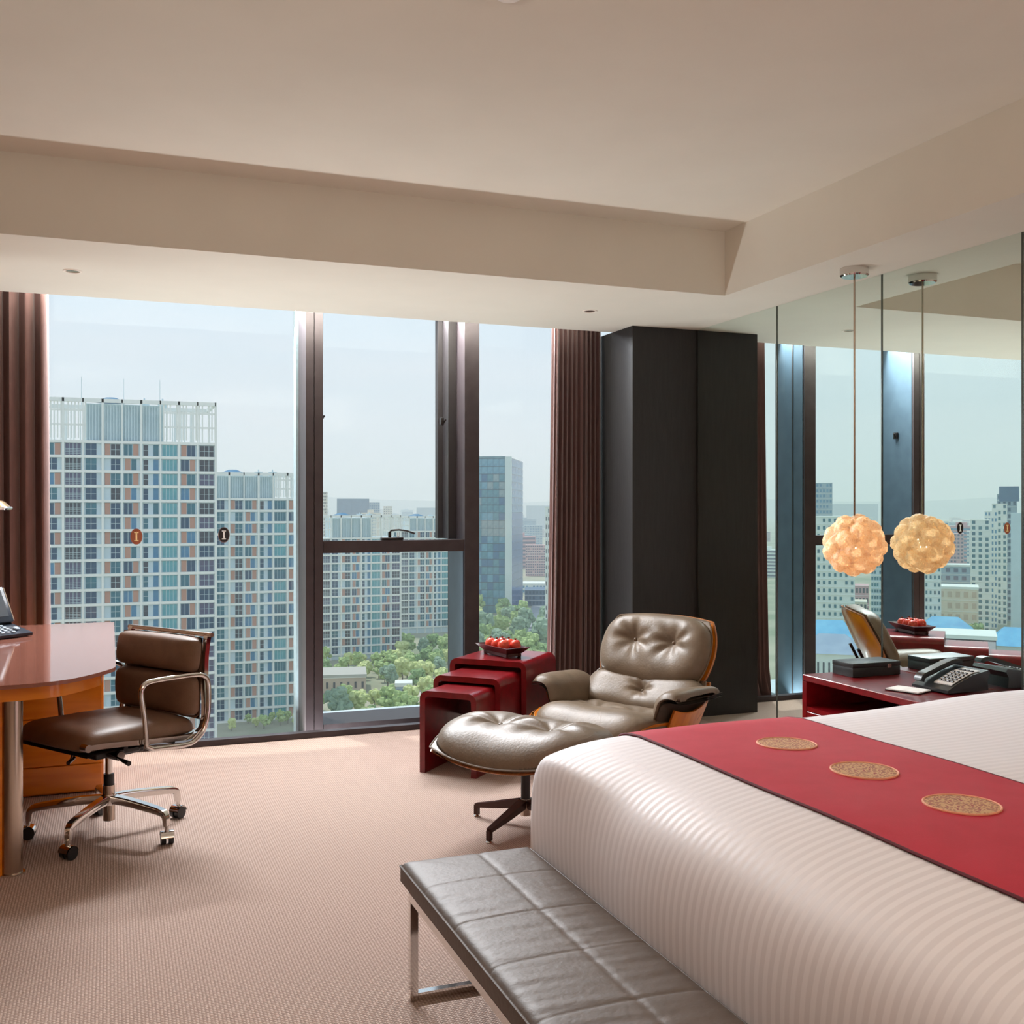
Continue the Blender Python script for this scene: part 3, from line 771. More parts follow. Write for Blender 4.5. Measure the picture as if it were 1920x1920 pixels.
back('lower_back', -.105, .215, -.280, .395, 0.70, .26, ((0, .1),), .095, 12, .42)
back('headrest', -.235, .350, -.412, .722, .660, .58, ((-.36, .18), (.36, .18)), .112, 15, .42)
# arm pads: curved section swept along the seat
for s_ in (1, -1):
    m = MB()
    prof = closed_curve([(.305, .225), (.318, .285), (.333, .338), (.365, .372), (.408, .386), (.440, .386)], 5)
    def armp(u, v, side):
        x = -.215+.44*u
        k = v*(len(prof)-1); i = min(int(k), len(prof)-2); f = k-i
        y = prof[i][0]*(1-f)+prof[i+1][0]*f; z = prof[i][1]*(1-f)+prof[i+1][1]*f
        dy = prof[i+1][0]-prof[i][0]; dz = prof[i+1][1]-prof[i][1]; L_ = sqrt(dy*dy+dz*dz)
        ny, nz = -dz/L_, dy/L_
        e = max(abs(2*u-1)**5, 0); e2 = abs(2*v-1)**6
        h = sqrt(max(0, 1-min(1, e+e2*.9)))
        # narrow the lower inner part toward the front, like the curved pad
        zz = z-.05*max(0, .5-u)*(1-v)+.055*u*(1-v)*1.0+.010*u
        th = (.040 if side > 0 else -.010)*h
        return (x, s_*(y+ny*th), zz+nz*th)
    m.grid(lambda u, v: armp(u, v, 1), 36, 30); m.grid(lambda u, v: armp(u, v, -1), 36, 30)
    m.build('armrest', LEATHER, lc, sharp=80)
    mm = MB(); mm.grid(lambda u, v: tuple(Vector(armp(.02+.96*u, .02+.96*v, -1))+Vector((0, s_*.004, -.009))), 14, 20); mm.grid(lambda u, v: tuple(Vector(armp(.02+.96*u, .02+.96*v, -1))+Vector((0, s_*.006, -.016))), 14, 20)
    mm.build('armrest_plate', DKLEATHER, lc)
    mm = MB()
    mm.grid(lambda u, v: (-.16+.32*u, s_*(.325+.055*v), .215+.13*v-.03*sin(pi*u)), 12, 10)
    mm.grid(lambda u, v: (-.16+.32*u, s_*(.333+.055*v), .213+.13*v-.03*sin(pi*u)), 12, 10)
    mm.build('side_shell', AMBER_SHELL, lc)
for y in (-.12, .12):
    m = MB(); m.sweep([(-.12, y, .19), (-.235, y, .27), (-.315, y, .375), (-.375, y, .50)], [(.008, .016), (-.008, .016), (-.008, -.016), (.008, -.016)])
    m.build('back_brace', BLACKMET, lc)

# ================================================================== BED
XP0 = [(1.168, 0), (1.160, .22), (1.152, .45), (1.148, .62), (1.158, .74), (1.180, .83), (1.22, .90), (1.28, .945), (1.36, .975), (1.45, .993), (1.60, 1.0), (2.15, 1.004), (2.4, 1.016), (2.65, 1.034), (2.95, 1.045), (3.2, 1.045), (3.38, 1.03)]
XP1 = [(1.195, 0), (1.172, .22), (1.156, .45), (1.148, .64), (1.149, .78), (1.152, .86), (1.165, .92), (1.21, .95), (1.31, .98), (1.43, .995), (1.60, 1.0), (2.15, 1.004), (2.4, 1.016), (2.65, 1.034), (2.95, 1.045), (3.2, 1.045), (3.38, 1.03)]
YP = [(2.805, 0), (2.80, .5), (2.798, .85), (2.785, .93), (2.755, .972), (2.68, .993), (2.55, 1.0), (1.8, 1.005), (1.05, 1.0), (.93, .99), (.85, .96), (.81, .90), (.80, .8), (.795, .4), (.79, 0)]
ZB = .692
def spl(P, n):
    pts = closed_curve(P, 6); L_ = [0]
    for a, b in zip(pts[:-1], pts[1:]): L_.append(L_[-1]+sqrt((a[0]-b[0])**2+((a[1]-b[1])*.69)**2))
    out = []; j = 0
    for i in range(n+1):
        s_ = L_[-1]*i/n
        while j < len(L_)-2 and L_[j+1] < s_: j += 1
        f = (s_-L_[j])/max(1e-9, L_[j+1]-L_[j]); out.append((pts[j][0]*(1-f)+pts[j+1][0]*f, pts[j][1]*(1-f)+pts[j+1][1]*f))
    return out
NU, NV = 170, 150
A0, A1, BV = spl(XP0, NU), spl(XP1, NU), spl(YP, NV)
def bedp(i, j):
    y, zy = BV[j]
    w_ = max(0, min(1, (y-2.25)/.5)); w_ = w_*w_*(3-2*w_)
    x = A0[i][0]*(1-w_)+A1[i][0]*w_; zx = A0[i][1]*(1-w_)+A1[i][1]*w_
    z = ZB*zx*zy
    z += .0022*sin(x*9+y*4)*sin(y*7-x*3)*zx*zy
    if zx < .9: x += .004*sin(y*11)*(1-zx)
    return (x, y, z)
bed = thing('bed', 'wide bed made up with white striped satin linen', 'bed', (2.3, 1.8, 0))
def bd(mb, name, mats, par=None, **k):
    o = mb.build(name, mats, par or bed, **k); o.location = (-2.3, -1.8, 0) if par is None else (0, 0, 0); return o
m = MB(); m.grid(lambda u, v: bedp(round(u*NU), round(v*NV)), NU, NV)
duv = bd(m, 'duvet', LINEN, sharp=85)
bd(MB().rbox(1.26, .86, .12, 3.40, 2.72, .60, .05), 'mattress', PLINEN)
bd(MB().box(1.28, .88, 0, 3.40, 2.70, .119), 'bed_base', BLACKMET)
def topz(x, y):
    zx = None
    w_ = max(0, min(1, (y-2.25)/.5)); w_ = w_*w_*(3-2*w_)
    def itp(P, q, key=0):
        for a, b in zip(P[:-1], P[1:]):
            if (a[0]-q)*(b[0]-q) <= 0 and a[1] > .6: return a[1]+(b[1]-a[1])*(q-a[0])/(b[0]-a[0]+1e-9)
        return 1
    zx = itp(A0, x)*(1-w_)+itp(A1, x)*w_; zy = itp(BV, y)
    return ZB*zx*zy+.0022*sin(x*9+y*4)*sin(y*7-x*3)*zx*zy
run = thing('bed_runner', 'crimson bed runner with round gold emblems laid across the bed', 'bed runner', (1.71, 1.8, 0))
def rn(mb, name, mats, par=None, **k):
    o = mb.build(name, mats, par or run, **k); o.location = (-1.71, -1.8, 0) if par is None else (0, 0, 0); return o
jr = [j for j in range(NV+1) if BV[j][1] > .30]
def runp(x, j, off):
    y, zy = BV[j]
    if zy < .97:
        w_ = 1 if y > 1.8 else -1
        f = (.97-zy)/.97; yy = y+w_*off*min(1, f*8); z = topz(x, y if zy > .88 else y) if zy > .88 else ZB*zy
        return (x, yy+w_*.003, z+off*max(0, 1-f*6))
    return (x, y, topz(x, y)+off)
xs_ = [1.425+.565*i/20 for i in range(21)]
m = MB()
for off in (.0035, .0070):
    m.grid(lambda u, v: runp(xs_[round(u*20)], jr[round(v*(len(jr)-1))], off), 20, len(jr)-1)
rn(m, 'runner_cloth', REDCLOTH, sharp=85)
for xe in (1.4245, 1.9905):
    rn(MB().tube([runp(xe, j, .0055) for j in jr], .0032, 6), 'edge_piping', REDEDGE)
for k in range(5):
    cx, cy, R_ = 1.728, 2.368-.312*k, .079
    m = MB(); m.grid(lambda u, v: (cx+R_*v*cos(2*pi*u), cy+R_*v*sin(2*pi*u), topz(cx+R_*v*cos(2*pi*u), cy+R_*v*sin(2*pi*u))+.0088), 36, 5)
    e_ = rn(m, 'emblem', BROCADE)
    q_ = MB().tube([(cx+R_*cos(2*pi*i/48), cy+R_*sin(2*pi*i/48), topz(cx+R_*cos(2*pi*i/48), cy+R_*sin(2*pi*i/48))+.0085) for i in range(48)], .0026, 6, closed=True)
    rn(q_, 'emblem_border', GOLDTH, par=e_)

# ================================================================== BENCH
bn = thing('bench', 'long grey taupe leather bench on chrome legs at the foot of the bed', 'bench', (.95, 1.8, 0))
BX0, BX1, BY0, BY1, BZ = .752, 1.142, .83, 2.788, .370
seams = [2.563, 2.312, 2.069, 1.824, 1.579, 1.334, 1.089]
def bh(x, y):
    e = min((x-BX0), (BX1-x), (y-BY0), (BY1-y)); z = BZ
    z -= .018*exp(-max(0, e)/.010)
    g = .0040*exp(-abs(x-.975)/.006)
    for s_ in seams: g += .0028*exp(-abs(y-s_)/.004)
    gy = min(abs(y-s_) for s_ in seams)
    z -= g
    w_ = sin(y*95+2.2*sin(x*9+y*3))*.5+sin(y*161+1.5*sin(x*14)+x*6)*.35+sin(y*47+x*11)*.4
    am = .0011*(.35+.65*abs(sin(y*5.3+x*8+1)))*(1 if y < 2.5 else .35)
    z += am*w_*min(1, e/.03)
    z += .006*sin(pi*min(1, max(0, e/.18))*.5)
    return z
def bt(mb, name, mats, **k):
    o = mb.build(name, mats, bn, **k); o.location = (-.95, -1.8, 0); return o
m = MB()
nx, ny = 70, 420
m.grid(lambda u, v: (BX0+(BX1-BX0)*(.5-.5*cos(pi*u)*(.3)-.35*(1-2*u)), BY0+(BY1-BY0)*v, bh(BX0+(BX1-BX0)*(.5-.5*cos(pi*u)*(.3)-.35*(1-2*u)), BY0+(BY1-BY0)*v)), nx, ny)
zt = BZ-.0175
pr = [(BX0, BY0), (BX1, BY0), (BX1, BY1), (BX0, BY1)]
for a, b in zip(pr, pr[1:]+pr[:1]):
    m.grid(lambda u, v: (a[0]+(b[0]-a[0])*u, a[1]+(b[1]-a[1])*u, .312+(zt-.312)*v), 8, 3)
m.add([(x, y, .312) for x, y in pr], [(0, 3, 2, 1)])
bt(m, 'cushion', LEATHER_BENCH, sharp=60)
bt(MB().tube([(x, y, zt+.001) for x, y in [(BX0, BY0), (BX1, BY0), (BX1, BY1), (BX0, BY1)]], .0035, 6, closed=True), 'piping', LEATHER_BENCH)
bt(MB().tube([(.975+.003*sin(y_*.2), BY0+.02+(BY1-BY0-.04)*y_/60, BZ-.0045) for y_ in range(61)], .0018, 6), 'centre_seam', LEATHER_BENCH)
for x in (.775, 1.125):
    bt(MB().box(x-.011, BY0+.04, .272, x+.011, BY1-.04, .294), 'frame_rail', CHROME)
for y in (BY1-.051, BY0+.051):
    m = MB(); w_ = .011
    m.box(.764, y-.0105, 0, .786, y+.0105, .2715); m.box(1.114, y-.0105, 0, 1.136, y+.0105, .2715); m.box(.7865, y-.0105, 0, 1.1135, y+.0105, .022)
    bt(m, 'leg_frame', CHROME)
bm_ = MB().box(-.008, -.008, 0, .008, .008, .0175).mesh('support_bracket', BLACKMET)
for x in (.775, 1.125):
    for k in range(7): inst('support_bracket', bm_, bn, (x-.95, BY1-.10-k*.29-1.8, .2943))

# ================================================================== NIGHTSTAND AND WHAT STANDS ON IT
ns = thing('nightstand', 'red lacquer nightstand with an open shelf against the mirror wall', 'nightstand', (3.26, 3.6, 0))
def nt_(mb, name, mats, **k):
    o = mb.build(name, mats, ns, **k); o.location = (-3.26, -3.6, 0); return o
nx0, nx1, ny0, ny1, nz = 3.010, 3.512, 3.05, 4.005, .572
nt_(MB().rbox(nx0, ny0, nz-.030, nx1, ny1, nz, .003, 1), 'table_top', LACQUER)
nt_(MB().box(nx0, ny1-.03, 0, nx1, ny1, nz-.0305), 'side_panel', LACQUER)
nt_(MB().box(nx0, ny0, 0, nx1, ny0+.03, nz-.0305), 'side_panel', LACQUER)
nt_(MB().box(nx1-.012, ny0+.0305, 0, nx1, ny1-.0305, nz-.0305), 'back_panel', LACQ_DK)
nt_(MB().box(nx0+.002, ny0+.0305, nz-.165, nx1-.0125, ny1-.0305, nz-.145), 'shelf', LACQUER)
nt_(MB().rbox(nx0, ny0+.032, .03, nx0+.018, ny1-.032, nz-.168, .002, 1), 'drawer', LACQUER)
def box_thing(x0, y0, x1, y1, z0, z1, lab):
    t = thing('leather_box', lab, 'box', ((x0+x1)/2, (y0+y1)/2, z0+.0004)); a, b, h = (x1-x0)/2, (y1-y0)/2, z1-z0
    MB().rbox(-a, -b, 0, a, b, h*.66, .002, 2).build('box_body', BOXLEATHER, t)
    MB().rbox(-a-.001, -b-.001, h*.67, a+.001, b+.001, h, .003, 2).build('box_lid', BOXLEATHER, t)
    MB().rbox(a*.45, -b-.004, h*.55, a*.60, -b+.001, h*.86, .001, 1).build('clasp', STEEL, t)
box_thing(3.159, 3.834, 3.430, 3.978, nz, .635, 'flat black leather box on the far end of the red nightstand')
nd = thing('notepad', 'white notepad half under the bedside telephone', 'notepad', (3.15, 3.475, nz+.0004), radians(20))
MB().box(-.055, -.075, 0, .055, .075, .004).build('cover', BLACKPL, nd)
MB().box(-.053, -.073, .0045, .053, .073, .009).build('paper', PAPER, nd)
pt_ = thing('bedside_telephone', 'black bedside telephone with a pale keypad on the red nightstand', 'telephone', (3.345, 3.44, nz+.0004), radians(3))
# local x: low end (-) to raised end (+); y: handset side (+)
pro = [(-.118, .006), (.112, .006), (.108, .050), (.122, .074), (.114, .088), (.02, .074), (-.07, .040), (-.118, .018)]
m = MB(); m.prism(pro, -.098, .098, 0, None, 'y'); m.build('phone_body', BLACKPL, pt_, sharp=25)
def topf(x):
    P = [(-.118, .018), (-.07, .040), (.02, .074), (.114, .088)]
    for a, b in zip(P[:-1], P[1:]):
        if a[0] <= x <= b[0]: return a[1]+(b[1]-a[1])*(x-a[0])/(b[0]-a[0])
    return .088
m = MB(); m.grid(lambda u, v: (-.085+.165*u, -.085+.095*v, topf(-.085+.165*u)+.0035), 14, 3)
m.grid(lambda u, v: (-.085+.165*u, -.085+.095*v, topf(-.085+.165*u)+.0005), 14, 3); m.build('faceplate', SILVERPL, pt_)
km2 = MB().rbox(-.0055, -.0075, 0, .0055, .0075, .005, .0015, 1).mesh('key', BLACKPL)
for i in range(5):
    for j in range(4):
        x = -.062+i*.019; inst('key', km2, pt_, (x, -.070+j*.021, topf(x)+.0035), (0, -.36, 0))
for i in range(4):
    x = .040+.0*i; inst('speed_key', km2, pt_, (.050, -.070+i*.021, topf(.05)+.0035), (0, -.16, 0))
hp = closed_curve([(-.112, .064, .036), (-.10, .064, .056), (-.05, .064, .072), (.02, .064, .094), (.075, .064, .108), (.108, .064, .106), (.115, .064, .094)], 5)
m = MB(); m.sweep(hp, [(.011, .020), (.004, .024), (-.009, .022), (-.009, -.022), (.004, -.024), (.011, -.020)], up=(0, 0, 1)); m.build('handset', BLACKPL, pt_, sharp=50)

# ================================================================== PENDANT LAMP
pd = thing('pendant_lamp', 'round lace-like gilded pendant lamp on a thin rod over the nightstand', 'lamp', (3.311, 4.008, 1.17))
MB().lathe([(0, 1.278), (.060, 1.278), (.067, 1.285), (.067, 1.3175), (0, 1.3175)], 40).build('ceiling_canopy', CHROME, pd)
MB().cyl((0, 0, .10), (0, 0, 1.278), .0045, n=12).build('rod', STEEL, pd)
MB().cyl((0, 0, .04), (0, 0, .10), .016).build('socket', CHROME, pd)
MB().ball((0, 0, .005), .026, 16).build('bulb', BULB, pd)
def rosette(seed):
    rnd = random.Random(seed); a0 = rnd.uniform(0, 6); m = MB(); R_ = .062
    def f(u, v, off):
        a = 2*pi*u; r = R_*v*(1+.10*sin(5*a+a0)*v)
        z = .138*sqrt(max(.2, 1-(r/.150)**2))+.012*sin(v*pi*1.6+.3)+.006*sin(6*a+a0)*v*v+off
        return (r*cos(a), r*sin(a), z)
    m.grid(lambda u, v: f(u, v, 0), 30, 7)
    return m.mesh('lace_rosette', LACE, 80)
ros = [rosette(k) for k in range(5)]
NR = 34
for k in range(NR):
    zz = 1-2*(k+.5)/NR; ph_ = k*2.39996; q = Vector((sqrt(1-zz*zz)*cos(ph_), sqrt(1-zz*zz)*sin(ph_), zz)).to_track_quat('Z', 'Y').to_euler()
    inst('lace_rosette', ros[k % 5], pd, (0, 0, 0), q)
pl = lamp('pendant_glow', 'POINT', (3.311, 4.008, 1.175), 2.0, (1, .88, .74), shadow_soft_size=.028)
# ================================================================== THE CITY OUTSIDE (eye 53 m above street level)
GZ = -52.0
F_, CX_, CY_ = 1939.0, 954.0, 951.0
def ray(px, d, mirrored=False):
    """world x, y of a point at bearing of image column px and depth d along the view axis"""
    r = (px-CX_)/F_*d
    x = d*sin(YAW)+r*cos(YAW); y = d*cos(YAW)-r*sin(YAW)
    return (2*XR-x, y) if mirrored else (x, y)
def zat(py, d): return 1.35-(py-CY_)/F_*d
def street(px, py, mirrored=False): return ray(px, (1.35-GZ)*F_/(py-CY_), mirrored)

CONC = mat('pale_concrete_grid', (234, 235, 228), .8, 0, (240, 241, 234), .4)
CONCB = mat('blue_white_wall', (198, 214, 220), .8, 0, (206, 222, 228), .3)
RIBP = mat('ribbed_grey_cladding', (196, 214, 218), .7, 0, (206, 222, 226), .5)
TERRA = mat('terracotta_panel', (186, 142, 124), .8, 0, (198, 156, 138), .25)
MUNT = mat('white_muntin', (196, 214, 216), .6)
def gl(name, rgb, rgb2): return mat(name, rgb, .18, 0, rgb2, .35, spec=.6)
G_NAVY = gl('navy_window_glass', (24, 62, 92), (40, 84, 112)); G_TEAL = gl('teal_window_glass', (34, 92, 112), (64, 128, 140))
G_CYAN = gl('cyan_window_glass', (78, 150, 162), (110, 178, 184)); G_DARK = gl('dark_window_glass', (40, 46, 58), (64, 70, 80))
G_PURP = gl('mauve_window_glass', (72, 78, 108), (96, 92, 118)); G_BLUE = gl('blue_window_glass', (54, 112, 150), (90, 148, 180))

def winmesh(name, w, h, g, nv, nh, rail=False):
    m = MB(); m.box(-w/2, -.06, 0, w/2, 0, h, 0)
    for i in range(nv):
        x = -w/2+w*(i+1)/(nv+1); m.box(x-.04, -.11, 0, x+.04, -.062, h, 1)
    for i in range(nh):
        z = h*(i+1)/(nh+1) if not rail else .25+.32*i
        m.box(-w/2, -.15, z-.03, w/2, -.112, z+.03, 1)
    return m.mesh(name, [g, MUNT])
WM = {
 'grille': [winmesh('window', 2.75, 2.25, g, 3, 4, True) for g in (G_DARK, G_DARK, G_PURP)],
 'navy': [winmesh('window', 1.95, 2.25, g, 1, 1) for g in (G_NAVY, G_TEAL, G_NAVY)],
 'mid': [winmesh('window', 1.65, 2.2, g, 1, 1) for g in (G_NAVY, G_DARK, G_TEAL)],
 'half': [winmesh('window', 1.5, 2.2, g, 1, 0) for g in (G_TEAL, G_BLUE, G_NAVY)],
 'small': [winmesh('window', .85, 2.1, g, 0, 1) for g in (G_NAVY, G_DARK, G_TEAL)],
 'blue': [winmesh('window', .95, 2.2, g, 0, 0) for g in (G_BLUE, G_TEAL, G_BLUE)],
 'cyan': [winmesh('window', 2.75, 2.2, g, 3, 0) for g in (G_CYAN, G_CYAN, G_TEAL)],
 'purple': [winmesh('window', 2.7, 2.2, g, 2, 1) for g in (G_PURP, G_NAVY, G_PURP, G_DARK)]}
TPM = [MB().box(-w/2, -.10, 0, w/2, 0, 2.25).mesh('wall_panel', TERRA) for w in (1.0, 1.25)]
BW, FH = 3.57, 2.9
def cell(bay, row):
    """what fills one cell of the grid: list of (kind, centre x from the bay's left line)"""
    o = row % 2
    return {0: [('half', 1.15), ('P', 2.6)] if o == 0 else [('navy', 1.5)],
            1: [('grille', 1.79)], 2: [('navy', 1.45)],
            3: [('P', .9), ('mid', 2.35)] if o == 0 else [('mid', 2.35)],
            4: [('half', 1.1), ('P', 2.55)] if o == 0 else [('P', 1.05), ('blue', 2.2)],
            5: [('small', .85), ('blue', 2.75)], 6: [('cyan', 1.79)],
            7: [('P', .95), ('half', 2.35)] if o == 0 else [('half', 1.15), ('P', 2.6)],
            8: [('purple', 1.79)]}[bay]
def tower(label, xl, Y, zt, zc, bays, rows, seed, mast=True):
    rnd = random.Random(seed)
    nb = 9; W = nb*BW; D = 15
    t = thing('apartment_tower', label, 'building', (xl, Y, GZ), 0, 'pale gridded apartment towers')
    H = zc-GZ; HT = zt-GZ
    MB().box(0, 0, 0, W, D, H).build('tower_body', CONCB, t)
    nrows = int(H/FH)
    g = MB()
    for i in range(nb+1):
        wd = .42 if i in (1, 3, 5, 7, 9, 0) else .26
        g.box(i*BW-wd/2, -.55, 0, i*BW+wd/2, .0, HT)
    for j in range(nrows+1):
        z = H-j*FH
        g.box(0, -.45, z-.30, W, -.0, z+.22)
    g.build('facade_grid', CONC, t)
    s = MB()
    for j in range(nrows+1):
        z = H-j*FH; s.box(-.3, 0, z-.3, -.005, D, z+.22)
    for i in range(5): s.box(-.35, i*D/4-.15, 0, -.305, i*D/4+.15, H)
    s.build('side_grid', CONC, t)
    rest = MB()
    for j in range(nrows):
        z0 = H-(j+1)*FH+.26
        for b in range(nb):
            for kind, cx in cell(b, j):
                x = b*BW+cx
                if b in bays and j < rows:
                    if kind == 'P': inst('wall_panel', TPM[0], t, (x, -.001, z0))
                    else: inst('window', rnd.choice(WM[kind]), t, (x, -.001, z0))
                else:
                    wd = {'P': 1.0, 'grille': 2.75, 'navy': 1.95, 'mid': 1.65, 'half': 1.5, 'small': .85, 'blue': .95, 'cyan': 2.75, 'purple': 2.7}[kind]
                    rest.box(x-wd/2, -.08, z0, x+wd/2, -.001, z0+2.2, 1 if kind == 'P' else 0)
    o = rest.build('hidden_windows', [G_TEAL, TERRA], t); o['kind'] = 'stuff'
    # crown: open lattice round a ribbed plant room
    hc = HT-H
    m = MB(); m.box(0, -.55, HT-.75, W, .1, HT); m.box(0, D-.6, HT-.75, W, D, HT); m.box(0, .101, HT-.75, .6, D-.601, HT); m.box(W-.6, .101, HT-.75, W, D-.601, HT)
    for i in range(nb+1): m.box(i*BW-.16, D-.5, H, i*BW+.16, D, HT-.751)
    m.build('crown_beam', CONC, t)
    x0, x1 = 2.15*BW, 6.15*BW
    m = MB(); m.box(x0, .6, H, x1, D-2, HT-.9)
    n_ = int((x1-x0)/.55)
    for i in range(n_): m.box(x0+i*.55, .30, H+.1, x0+i*.55+.22, .599, HT-1.0)
    m.build('plant_room', RIBP, t)
    m = MB()
    for a, b in ((0, x0), (x1, W)):
        k = int((b-a)/.62)
        for i in range(k+1):
            if (i*7+int(a)) % 5 != 2: m.box(a+i*.62, -.3, H+.6, a+i*.62+.26, -.05, HT-.75)
        for z in (.36, .70): m.box(a, -.32, H+hc*z, b, -.04, H+hc*z+.35)
        for i in range(k+1):
            if i % 3: m.box(a+i*.62, D-.3, H+.6, a+i*.62+.22, D-.05, HT-.75)
    o = m.build('crown_lattice', CONC, t); o['kind'] = 'stuff'
    m = MB(); m.lathe([(0, .9), (1.0, .9), (2.1, .45), (3.2, .1), (3.3, 0)], 20, (W*.38, 6, HT-.75+.7)); m.build('roof_dish', mat('rooftop_blue', (30, 110, 150), .5) if seed == 1 else RBLUE, t)
    m = MB()
    for k in range(2):
        x = W*(.58+.11*k); m.box(x-.9, 5, HT-.8, x+.9, 7, HT+.45); m.box(x-.2, 5.5, HT+.45, x+.1, 5.8, HT+1.0)
    m.build('roof_unit', RIBP, t)
    if mast:
        for fx in (.21, .455, .67):
            MB().cyl((W*fx, 4, HT-1), (W*fx, 4, HT+4.6), .05, n=6).build('mast', RIBP, t)
    MB().box(.3, .6, H-.01, W-.3, D-.6, H+.12).build('roof', RIBP, t)
    return t
RBLUE = mat('rooftop_blue', (30, 110, 150), .5)
tower('tall pale apartment tower with open crown lattice, nearest and leftmost of the row', 20.05-9*BW, 218, 22.6, 14.2, set(range(9)), 21, 1)
tower('pale apartment tower behind the right edge of the tallest one', 48.9-9*BW, 264, 10.0, 3.4, {2, 3, 4, 5, 6, 7, 8}, 19, 2, False)
tower('pale apartment tower seen below and above the window cross bar', 96.6-9*BW, 358, -1.5, -9.5, set(range(1, 9)), 15, 3, False)
tower('farthest pale apartment tower behind the trees at the dark window post', 142.4-9*BW, 422, -2.4, -8.8, set(range(1, 9)), 15, 4, False)

# glass office tower
gt = thing('glass_office_tower', 'blue glass office tower standing alone beyond the park', 'building', (188, 485, GZ), radians(-30.6))
Hh = 26.0-GZ
MB().box(-24, .3, 0, -.3, 40, Hh).build('tower_core', gl('deep_blue_glass', (30, 70, 100), (40, 84, 112)), gt)
MB().box(-2.9, -.25, 0, .25, 2.0, Hh+.8).build('corner_fin', mat('pale_corner_fin', (206, 218, 214), .5), gt)
pm = [MB().box(0, -.12, 0, 2.9, 0, 3.65).mesh('glass_pane', g) for g in (gl('pane_teal', (60, 116, 134), (92, 148, 160)), gl('pane_blue', (76, 134, 160), (112, 164, 182)), gl('pane_grey', (112, 140, 148), (148, 166, 168)), gl('pane_deep', (50, 98, 134), (66, 116, 150)))]
pr_ = [MB().box(0, -4.7, 0, .12, 0, 3.65).mesh('glass_pane', g) for g in (gl('side_pane', (70, 110, 150), (110, 150, 184)), gl('side_pane_deep', (60, 92, 150), (84, 120, 170)))]
rr = random.Random(5)
for j in range(20):
    z = Hh-3.9*(j+1)
    if z < 0: break
    for i in range(7):
        k = 1 if j < 2 else rr.choice((0, 0, 1, 2, 3) if j < 8 else (0, 0, 1, 3, 3))
        if j in (8, 9) and i > 2: k = 2
        inst('glass_pane', pm[k], gt, (-24+3*i, .29, z))
    for i in range(8): inst('glass_pane', pr_[0 if j < 7 else 1], gt, (-.29, 5+4.9*i+.0+4.7-2.6, z))
m = MB()
for j in range(21):
    z = Hh-3.9*j
    m.box(-24, .02, z-.25, -3, .29, z) if z > 0 else None
m.build('floor_bands', mat('dark_spandrel', (40, 70, 86), .4), gt)
MB().box(-24.2, 0, Hh, -2.95, 40, Hh+1).build('roof_parapet', gl('parapet_glass', (90, 130, 140), (110, 150, 158)), gt)

# simple blocks -----------------------------------------------------
def block(name, label, px, d, wpx, ytop, wall, win, cols, floors, depth=14, mirrored=False, roof=None, group=None, rot=0, winsize=(.55, .5), roofh=0, zbase=None):
    x, y = ray(px, d, mirrored); zt = zat(ytop, d); W = wpx/F_*d; H = zt-(GZ if zbase is None else zbase)
    cx_ = 2*XR if mirrored else 0
    face = atan2(y, x-cx_)-pi/2
    t = thing(name, label, 'building', (x, y, GZ), face+rot, group)
    MB().box(-W/2, 0, 0, W/2, depth, H).build('wall', wall, t)
    if win is not None and cols:
        m = MB(); fh = H/floors
        for j in range(floors):
            for i in range(cols):
                if (i*5+j*3) % 11 == 7: continue
                cx = -W/2+W*(i+.5)/cols; cz = fh*(j+.5); a = W/cols*winsize[0]/2; b = fh*winsize[1]/2
                m.box(cx-a, -.12, cz-b, cx+a, -.001, cz+b)
        o = m.build('windows', win, t); o['kind'] = 'stuff'
        m = MB()
        for j in range(1, floors+1): m.box(-W/2-.05, -.25, fh*j-.18, W/2+.05, -.001, fh*j)
        m.build('floor_ledges', CONC, t)
    if roof is not None:
        if roofh:
            m = MB(); e = .6; vs = [(-W/2-e, -e, H), (W/2+e, -e, H), (W/2+e, depth+e, H), (-W/2-e, depth+e, H), (-W/4, depth/2, H+roofh), (W/4, depth/2, H+roofh)]
            m.add(vs, [(0, 1, 5, 4), (1, 2, 5), (2, 3, 4, 5), (3, 0, 4), (3, 2, 1, 0)]); m.build('roof', roof, t, sharp=5)
        else: MB().box(-W/2-.2, -.3, H, W/2+.2, depth+.2, H+.8).build('roof', roof, t)
    return t
WALLW = mat('white_render', (226, 232, 226), .8, 0, (232, 238, 232), .3)
WALLC = mat('cream_render', (216, 206, 186), .8, 0, (224, 216, 198), .3)
WALLT = mat('tan_render', (190, 172, 152), .8, 0, (200, 182, 162), .3)
WALLP_ = mat('pink_render', (200, 156, 160), .8, 0, (208, 168, 170), .3)
WALLG = mat('grey_blue_render', (150, 170, 184), .7, 0, (160, 180, 192), .2)
WALLB = mat('steel_blue_cladding', (62, 96, 128), .5, 0, (74, 110, 140), .2)
ROOFB = mat('bright_blue_sheet_roof', (70, 160, 206), .6, 0, (96, 180, 218), .3)
ROOFG = mat('grey_blue_roof', (140, 160, 184), .7, 0, (152, 172, 194), .3)
